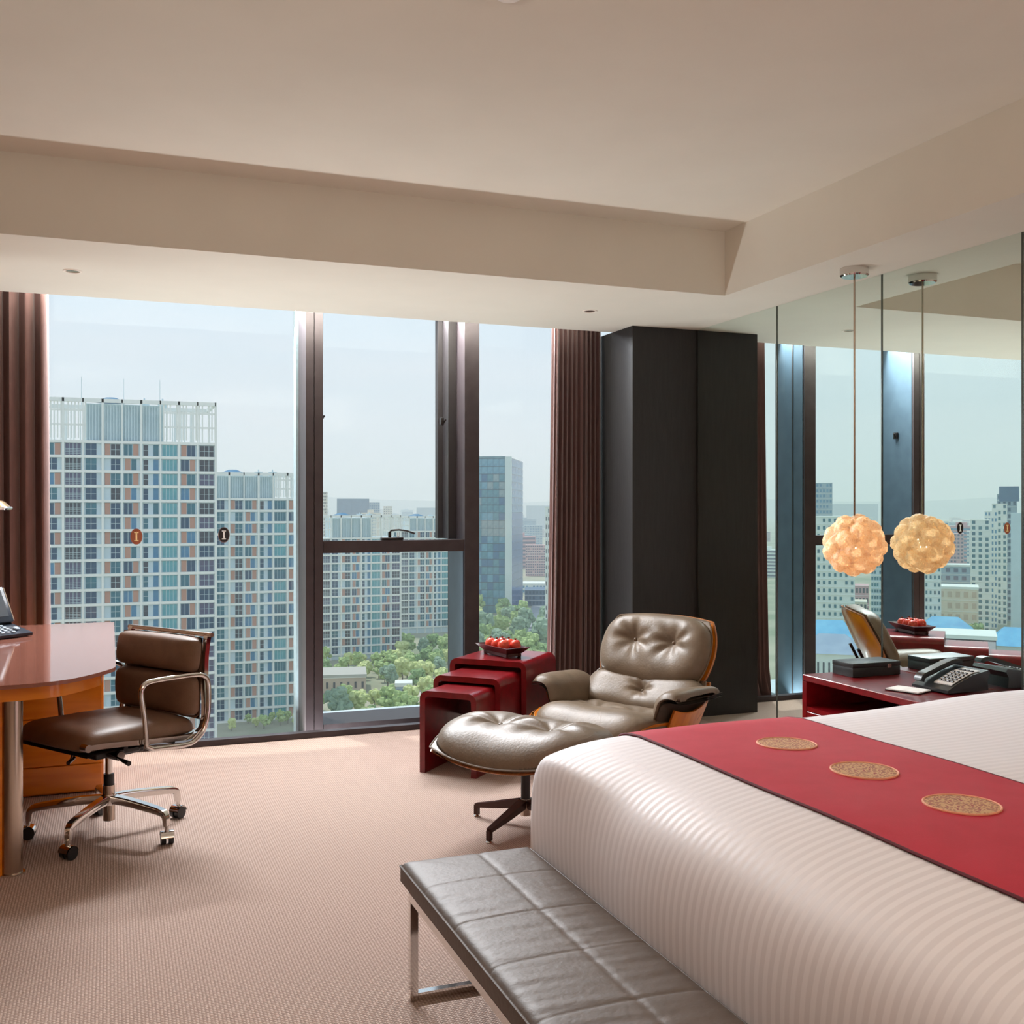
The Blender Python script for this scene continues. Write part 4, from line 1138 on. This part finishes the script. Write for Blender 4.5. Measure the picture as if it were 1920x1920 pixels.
# direct view
block('office_block', 'dark blue flat-topped block on the skyline above the window cross bar', 662, 1250, 60, 935, WALLB, None, 0, 0, 30)
block('far_apartment_block', 'thin beige high-rise at the left end of the skyline', 610, 900, 8, 922, WALLC, G_DARK, 3, 24, 12)
block('far_apartment_block', 'pale grey-blue block right of the dark blue skyline block', 702, 1300, 20, 942, WALLG, G_BLUE, 5, 20, 20)
block('far_apartment_block', 'small pale twin-topped block in the middle of the skyline', 727, 1500, 16, 949, WALLC, G_DARK, 4, 18, 20)
block('far_apartment_block', 'low wide hazy block at the right of the skyline over the cross bar', 812, 2000, 62, 952, WALLG, None, 0, 0, 30)
block('apartment_block', 'pink apartment block right of the glass tower', 1004, 800, 37, 1022, WALLP_, G_PURP, 9, 12, 14)
block('apartment_block', 'white slab with a column of dark windows beside the right curtain', 1033, 380, 22, 950, WALLW, G_DARK, 5, 18, 14, winsize=(.3, .5))
block('office_block', 'hazy blue-grey block behind the pink apartments', 1000, 1300, 34, 985, WALLG, G_BLUE, 7, 10, 20)
block('office_block', 'wide hazy block on the horizon beside the right curtain', 1012, 2300, 50, 948, WALLG, None, 0, 0, 40)
block('low_building', 'low dark blue building between the glass tower and the white slab', 1004, 560, 40, 1106, WALLB, G_NAVY, 6, 3, 20)
block('low_building', 'long low white roofed hall behind the dark blue building', 998, 640, 52, 1096, WALLW, G_BLUE, 8, 2, 16, roof=WALLW)
block('low_building', 'low stone garden building with a flat roof among the park trees', 640, 297, 92, 1270, WALLT, G_DARK, 7, 1, 14, roof=mat('grey_flat_roof', (176, 176, 166), .8), winsize=(.3, .4))
block('gatehouse', 'small white roofed gatehouse beside the park path', 757, 286, 30, 1286, WALLG, G_DARK, 3, 1, 5, roof=WALLW)
t = thing('parasol', 'bright blue parasol left of the small gatehouse', 'parasol', (*street(712, 1320), GZ))
MB().lathe([(0, 3.1), (.9, 2.8), (2.0, 2.2), (2.0, 2.15), (0, 3.0)], 8).build('canopy', ROOFB, t); MB().cyl((0, 0, 0), (0, 0, 3.0), .05, n=8).build('pole', RIBP, t)
# park path and street
def strip(name, pts, w, m_, lab, cat):
    P = [Vector((*street(px, py), GZ+.05)) for px, py in pts]; m = MB()
    for a, b in zip(P[:-1], P[1:]):
        n_ = Vector((-(b-a).y, (b-a).x, 0)).normalized()*w/2
        m.add([a-n_, b-n_, b+n_, a+n_, a-n_+Vector((0, 0, .12)), b-n_+Vector((0, 0, .12)), b+n_+Vector((0, 0, .12)), a+n_+Vector((0, 0, .12))], [(3, 2, 1, 0), (4, 5, 6, 7), (0, 1, 5, 4), (1, 2, 6, 5), (2, 3, 7, 6), (3, 0, 4, 7)])
    return tag(m.build(name, m_), lab, cat, kind='structure')
strip('path', [(760, 1330), (800, 1300), (850, 1262), (930, 1215)], 7, mat('pale_paving', (206, 196, 184), .9, 0, (216, 206, 194), .2), 'pale paved path rising to the right through the park', 'path')
strip('road', [(930, 1262), (985, 1215), (1012, 1180), (1018, 1140), (1020, 1100)], 12, mat('grey_asphalt', (150, 156, 160), .9, 0, (160, 166, 170), .2), 'grey road curving past the glass tower', 'road')
rl = thing('path_railing', 'dark railing along the park path', 'railing', (0, 0, 0))
for (a, b) in (((790, 1303), (845, 1262)),):
    A_ = Vector((*street(*a), GZ)); B_ = Vector((*street(*b), GZ)); rl.location = A_
    n_ = 14; pm_ = MB().box(-.08, -.08, 0, .08, .08, 1.3).mesh('post', FRAME_DK)
    for i in range(n_+1): inst('post', pm_, rl, (B_-A_)*i/n_)
    for z in (.5, .9, 1.3): MB().cyl((0, 0, z), (B_-A_)+Vector((0, 0, z)), .05, n=6).build('rail', FRAME_DK, rl)
car_m = {}
def car(px, py, col, lab):
    if not car_m:
        m = MB(); m.rbox(-2.1, -.85, .25, 2.1, .85, .95, .2, 2); m.rbox(-1.2, -.75, .9, 1.3, .75, 1.45, .25, 2); car_m['b'] = m
        w_ = MB()
        for x in (-1.3, 1.3):
            for y in (-.8, .8): w_.cyl((x, y-.1, .32), (x, y+.1, .32), .32, n=12)
        car_m['w'] = w_.mesh('wheels', BLACKPL)
    x, y = street(px, py); t = thing('car', lab, 'car', (x, y, GZ+.18), radians(60)); t2 = car_m['b'].build('car_body', col, t); inst('wheels', car_m['w'], t, (0, 0, 0))
car(972, 1210, WALLW, 'white car on the road, front one beyond the fruit tray'); car(988, 1198, mat('silver_paint', (190, 196, 204), .3, .5), 'silver car on the road behind the white one')
car(996, 1188, ROOFG, 'grey-blue car farthest along the road')
car(726, 1312, WALLW, 'white car parked left of the gatehouse')

# mirrored view: the quarter seen only in the mirror
MR = dict(mirrored=True)
block('mirror_side_tower', 'tall pale high-rise just right of the dark mullion in the mirror', 1545, 600, 30, 905, WALLG, G_BLUE, 5, 22, 14, **MR)
block('mirror_side_tower', 'white apartment tower with rows of small dark windows behind the pendant lamp', 1566, 350, 70, 968, WALLW, G_TEAL, 7, 19, 14, winsize=(.42, .45), **MR)
block('mirror_side_tower', 'teal striped tower seen under the pendant lamps in the mirror', 1648, 385, 28, 985, CONCB, G_TEAL, 6, 20, 14, winsize=(.7, .5), **MR)
block('hazy_block', 'wide hazy blue block on the horizon behind the pendant lamp', 1602, 2300, 84, 945, WALLG, None, 0, 0, 30, **MR)
block('mid_rise', 'pink mid-rise left of the teal striped tower', 1610, 470, 36, 1098, WALLP_, G_DARK, 6, 4, 12, **MR)
block('mid_rise', 'cream mid-rise in front of the pink one', 1608, 405, 34, 1128, WALLC, G_DARK, 5, 4, 12, **MR)
block('blue_roofed_building', 'white building with a bright blue roof low in the left mirror window', 1556, 232, 96, 1206, WALLW, G_DARK, 12, 5, 14, roof=ROOFB, roofh=4.5, winsize=(.35, .45), **MR)
block('blue_roofed_building', 'white building with a grey blue roof in front of the bright blue one', 1560, 190, 100, 1226, WALLW, G_DARK, 10, 5, 12, roof=ROOFG, roofh=3.0, winsize=(.3, .4), **MR)
block('mirror_side_tower', 'white dotted tower right of the dark mirrored window post', 1741, 350, 44, 975, WALLW, G_TEAL, 6, 19, 14, winsize=(.42, .45), **MR)
block('mid_rise', 'tan mid-rise with a cream roof in the right mirror window', 1796, 400, 70, 1104, WALLC, WALLT, 5, 5, 14, roof=WALLW, **MR)
block('mid_rise', 'pale purple-grey mid-rise behind the tan one', 1800, 520, 84, 1062, WALLG, G_PURP, 6, 6, 14, roof=WALLW, **MR)
block('mirror_side_tower', 'slim pink tower below the brown emblem in the mirror', 1794, 640, 24, 1000, WALLP_, G_PURP, 4, 16, 12, **MR)
block('mirror_side_tower', 'slim white tower beside the pink one', 1818, 662, 10, 996, WALLW, G_BLUE, 2, 16, 12, **MR)
for k, (px, w_, yt) in enumerate(((1838, 34, 974), (1858, 22, 958), (1874, 26, 944), (1888, 34, 926))):
    block('stepped_tower_wing', ['lowest wing', 'second wing', 'third wing', 'highest rear wing'][k]+' of the stepped pale green high-rise in the mirror', px, 440+15*k, w_, yt, CONC if k < 3 else WALLG, [G_TEAL, G_BLUE, G_TEAL, G_NAVY][k], 3+k % 2, 20, 12, winsize=(.5, .55), **MR)
block('rooftop_block', 'dark blue plant block topping the stepped high-rise', 1892, 470, 34, 912, WALLB, None, 0, 0, 8, zbase=GZ+56, **MR).location.z = GZ+56
block('mirror_side_tower', 'plain pale slab at the right edge of the mirror', 1914, 420, 34, 962, CONCB, None, 0, 0, 12, **MR)
block('blue_domed_hall', 'low white hall with a bright blue hipped roof in the right mirror window', 1772, 328, 92, 1183, WALLW, G_DARK, 9, 4, 12, roof=ROOFB, roofh=4.0, winsize=(.4, .4), **MR)
block('blue_roofed_building', 'building with pale blue roofs at the right edge of the mirror', 1905, 235, 84, 1212, WALLW, G_DARK, 7, 5, 16, roof=ROOFB, roofh=3.5, winsize=(.4, .45), **MR)
ph_ = block('panelled_building', 'white building of tall wall panels with dark joints above the phone reflection', 1806, 215, 112, 1198, mat('dark_panel_joint', (70, 66, 72), .8), None, 0, 0, 12, roof=WALLW, **MR)  # dark wall behind the panels shows as their joints
Wp = 112/F_*215; Hp = zat(1198, 215)-GZ; pmn = MB().box(0, -.25, Hp-8.2, Wp/5-.16, -.001, Hp-.3).mesh('wall_panel', mat('lilac_white_panel', (216, 206, 210), .8))
for i in range(5): inst('wall_panel', pmn, ph_, (-Wp/2+i*Wp/5+.08, 0, 0))
MB().box(-Wp/2, -.2, 0, Wp/2, -.001, Hp-8.4).build('lower_wall', WALLW, ph_)

# ordinary city blocks toward the horizon, and between the two views
rc = random.Random(21)
far = [WALLG, CONCB, WALLC, WALLW, WALLG, WALLP_, CONC]
blks = []
for w in far:
    for tall in (0, 1):
        m = MB(); h_ = (26, 46)[tall]
        m.box(-12, -7, 0, 12, 7, h_); m.box(-4, -3, h_, 3, 3, h_+3, 0)
        for j in range(int(h_/3.2)): m.box(-11.3, -7.1, 1+j*3.2, 11.3, -7.001, 2.6+j*3.2, 1)
        blks.append(m.mesh('distant_block', [w, G_BLUE if tall else G_PURP]))
cnt = 0; placed = [(ray(662, 1250)), (ray(610, 900)), (ray(702, 1300)), (ray(727, 1500)), (ray(812, 2000)), (ray(1004, 800)), (ray(1000, 1300)), (ray(1012, 2300)), (ray(998, 640)), (ray(1794, 640, True)), (ray(1545, 600, True)), (ray(1602, 2300, True))]
while cnt < 250:
    b_ = radians(rc.uniform(-52, 34)); d = rc.choice((rc.uniform(620, 1200), rc.uniform(1000, 3200), rc.uniform(1500, 3600)))
    x, y = d*sin(b_), d*cos(b_)
    if any((x-q[0])**2+(y-q[1])**2 < (q[2] if len(q) > 2 else 95)**2 for q in placed): continue
    placed.append((x, y, 46))
    bi = rc.randrange(len(blks)); o = inst('distant_block', blks[bi], None, (x, y, GZ), (0, 0, -b_+rc.choice((0, 0, .3, -.4))), (rc.uniform(.7, 1.9), 1, rc.uniform(.45, 1.10)))
    tag(o, ('tall ' if bi % 2 else 'low ')+['grey-blue', 'pale blue', 'cream', 'white', 'slate blue', 'pink', 'off-white'][bi//2]+' hazy building of the distant city', 'building', 'hazy distant city buildings'); cnt += 1
m = MB()
rh = random.Random(3)
pts = []
for i in range(61):
    a = radians(-60+i*2.0); pts.append((a, 18+26*abs(sin(i*.31))+12*rh.random()))
vs = [(5200*sin(a), 5200*cos(a), GZ) for a, h in pts]+[(5600*sin(a), 5600*cos(a), GZ+h+52) for a, h in pts]+[(6200*sin(a), 6200*cos(a), GZ) for a, h in pts]
n_ = len(pts)
m.add(vs, [(i, i+1, n_+i+1, n_+i) for i in range(n_-1)]+[(n_+i, n_+i+1, 2*n_+i+1, 2*n_+i) for i in range(n_-1)])
tag(m.build('hills', mat('far_hills_green_grey', (96, 118, 122), .9)), 'low hazy hills on the horizon', 'hills', kind='structure')

# ground
gm_ = mat('city_ground', (128, 140, 112), .95, 0, (176, 172, 150), .03, stretch=(1, 1, 1), detail=8)
tag(MB().box(-7000, 60, GZ-1, 7000, 7000, GZ).build('ground', gm_), 'park lawns and paved city ground far below', 'ground', kind='structure')
tag(MB().box(-60, -30, GZ-1, 60, 59.9, GZ).build('ground', mat('forecourt', (170, 168, 158), .9)), 'forecourt below the hotel tower', 'ground', kind='structure')

# trees --------------------------------------------------------------
def treekind(seed, r, h, leaf, trunk):
    rnd = random.Random(seed); m = MB()
    bm = bmesh.new(); bmesh.ops.create_icosphere(bm, subdivisions=2, radius=1); bv = [v.co.copy() for v in bm.verts]; bf = [[v.index for v in f.verts] for f in bm.faces]; bm.free()
    for k in range(26):
        a = rnd.uniform(0, 6.28); q = rnd.random()**.6; zz = rnd.uniform(0, 1)
        rr_ = r*(1-.55*abs(zz-.35))*q*.78; c = Vector((rr_*cos(a), rr_*sin(a), h*(.32+.56*zz))); s_ = r*rnd.uniform(.22, .40)
        vs = []
        for v in bv:
            f = 1+.22*sin(v.x*7+k)*sin(v.y*6+2*k)+.16*sin(v.z*11+k)+rnd.uniform(-.13, .13)
            vs.append(c+v*s_*f)
        m.add(vs, bf)
    cr = m.mesh('crown', leaf, 10)
    t_ = MB(); t_.cyl((0, 0, 0), (0, 0, h*.5), r*.06, r*.04, 8); t_.cyl((0, 0, h*.3), (r*.4, 0, h*.6), r*.035, r*.02, 6); t_.cyl((0, 0, h*.3), (-r*.35, r*.2, h*.62), r*.035, r*.02, 6)
    return cr, t_.mesh('trunk', trunk)
BARK = mat('grey_bark', (96, 82, 70), .9)
LEAF = [mat('deep_green_leaf', (112, 142, 92), .8, 0, (144, 172, 112), 1.2), mat('mid_green_leaf', (142, 168, 104), .8, 0, (178, 198, 130), 1.2), mat('yellow_green_leaf', (186, 198, 126), .8, 0, (212, 220, 156), 1.2), mat('blue_green_leaf', (120, 146, 124), .8, 0, (150, 174, 144), 1.2)]
TK = [treekind(10+i, (3.6, 3.2, 3.0, 4.0)[i], (8.5, 7.5, 6.5, 9.5)[i], LEAF[i], BARK) for i in range(4)]
TL = ['dark green leafy tree in the park below the towers', 'mid green leafy tree in the park below the towers', 'light yellow-green tree in the park below the towers', 'blue-green spreading tree in the park below the towers']
TR = ['dark green tree near the glass office tower', 'mid green tree near the glass office tower', 'light yellow-green tree near the glass office tower', 'blue-green tree near the glass office tower']
rt = random.Random(12)
TPOS = [(*street(712, 1320), 3.5)]
BLD = [o for o in bpy.data.objects if o.get('category') == 'building' and not o.name.startswith('distant')]
BC = []
for o in BLD:
    for ch in o.children:
        if ch.name.startswith(('wall', 'tower_')) and not ch.name.startswith('wall_p'):
            b8 = [Vector(c) for c in ch.bound_box]; BC.append((Matrix.Translation(o.location) @ Matrix.Rotation(o.rotation_euler.z, 4, 'Z'), min(c.x for c in b8), max(c.x for c in b8), min(c.y for c in b8), max(c.y for c in b8)))
BC = [(M_.inverted(), a, b, c, d) for M_, a, b, c, d in BC]
def plant(px, py, k, s_, far_=False, mirrored=False):
    x, y = street(px, py, mirrored)
    rad = (3.6, 3.2, 3.0, 4.0)[k]*s_
    if any((x-a)**2+(y-b)**2 < (.97*(rad+c))**2 for a, b, c in TPOS): return False
    for M_, a, b, c, d in BC:
        q = M_ @ Vector((x, y, 0))
        if a-rad < q.x < b+rad and c-rad < q.y < d+rad: return False
    TPOS.append((x, y, rad))
    labs = TR if far_ else TL
    t = thing('tree', labs[k] if not mirrored else 'small dark tree between the blue-roofed buildings in the mirror', 'tree', (x, y, GZ), rt.uniform(0, 6.28), ('trees by the glass tower' if far_ else 'park trees below the towers') if not mirrored else 'trees in the mirror view')
    t.scale = (s_, s_, s_*rt.uniform(.85, 1.15))
    inst('crown', TK[k][0], t, (0, 0, 0)); inst('trunk', TK[k][1], t, (0, 0, 0)); return True
n = 0
while n < 260:
    px, py = rt.uniform(590, 850), 1222+140*rt.random()
    if 590 < px < 690 and 1285 < py < 1322: continue
    if 735 < px < 780 and 1296 < py < 1330: continue
    if abs((py-1300)+(px-800)*.75) < 8 and px > 755: continue
    if py < 1248 and px < 745: continue
    plant(px, py, rt.choice((0, 1, 1, 2, 2, 3)), rt.uniform(.55, 1.05)); n += 1
for px, py in ((612, 1252), (640, 1254), (664, 1250), (690, 1256), (716, 1250), (742, 1246), (766, 1240), (790, 1238), (815, 1240), (837, 1244), (628, 1262), (704, 1266), (826, 1262), (843, 1275), (800, 1256)):
    plant(px, py, rt.choice((0, 1, 2, 3)), rt.uniform(.8, 1.1))
for k in range(16): plant(605+k*15, 1350+rt.uniform(-3, 3), 0, rt.uniform(.35, .55))
for k in range(10): plant(420+k*15, 1362+rt.uniform(-6, 10), rt.choice((1, 2)), rt.uniform(.3, .5))
n = 0
while n < 150:
    px, py = rt.uniform(880, 1030), 1150+110*rt.random()**.9
    if abs(px-(1000-(py-1190)*.9)) < 7 and py > 1165: continue
    plant(px, py, rt.choice((0, 1, 1, 2, 3)), rt.uniform(.8, 1.25), True); n += 1
for px, py in ((1826, 1215), (1833, 1222), (1897, 1225), (1905, 1230), (1760, 1225), (1640, 1262), (1600, 1250), (1850, 1222)):
    plant(px, py, 0, 1.1, mirrored=True)

# haze: thin scattering air over the city
hz = bpy.data.materials.new('thin_haze'); hz.use_nodes = True; nt = hz.node_tree; nt.nodes.clear()
o_ = nt.nodes.new('ShaderNodeOutputMaterial'); vs_ = nt.nodes.new('ShaderNodeVolumeScatter'); vs_.inputs['Color'].default_value = (.90, .96, 1, 1); vs_.inputs['Density'].default_value = .00042; vs_.inputs['Anisotropy'].default_value = .2
nt.links.new(vs_.outputs[0], o_.inputs['Volume'])
if HAZE:
    tag(MB().box(-6500, 62, GZ-.5, 6500, 6600, 150).build('haze', hz), 'thin bluish haze hanging over the city', 'haze', kind='stuff')
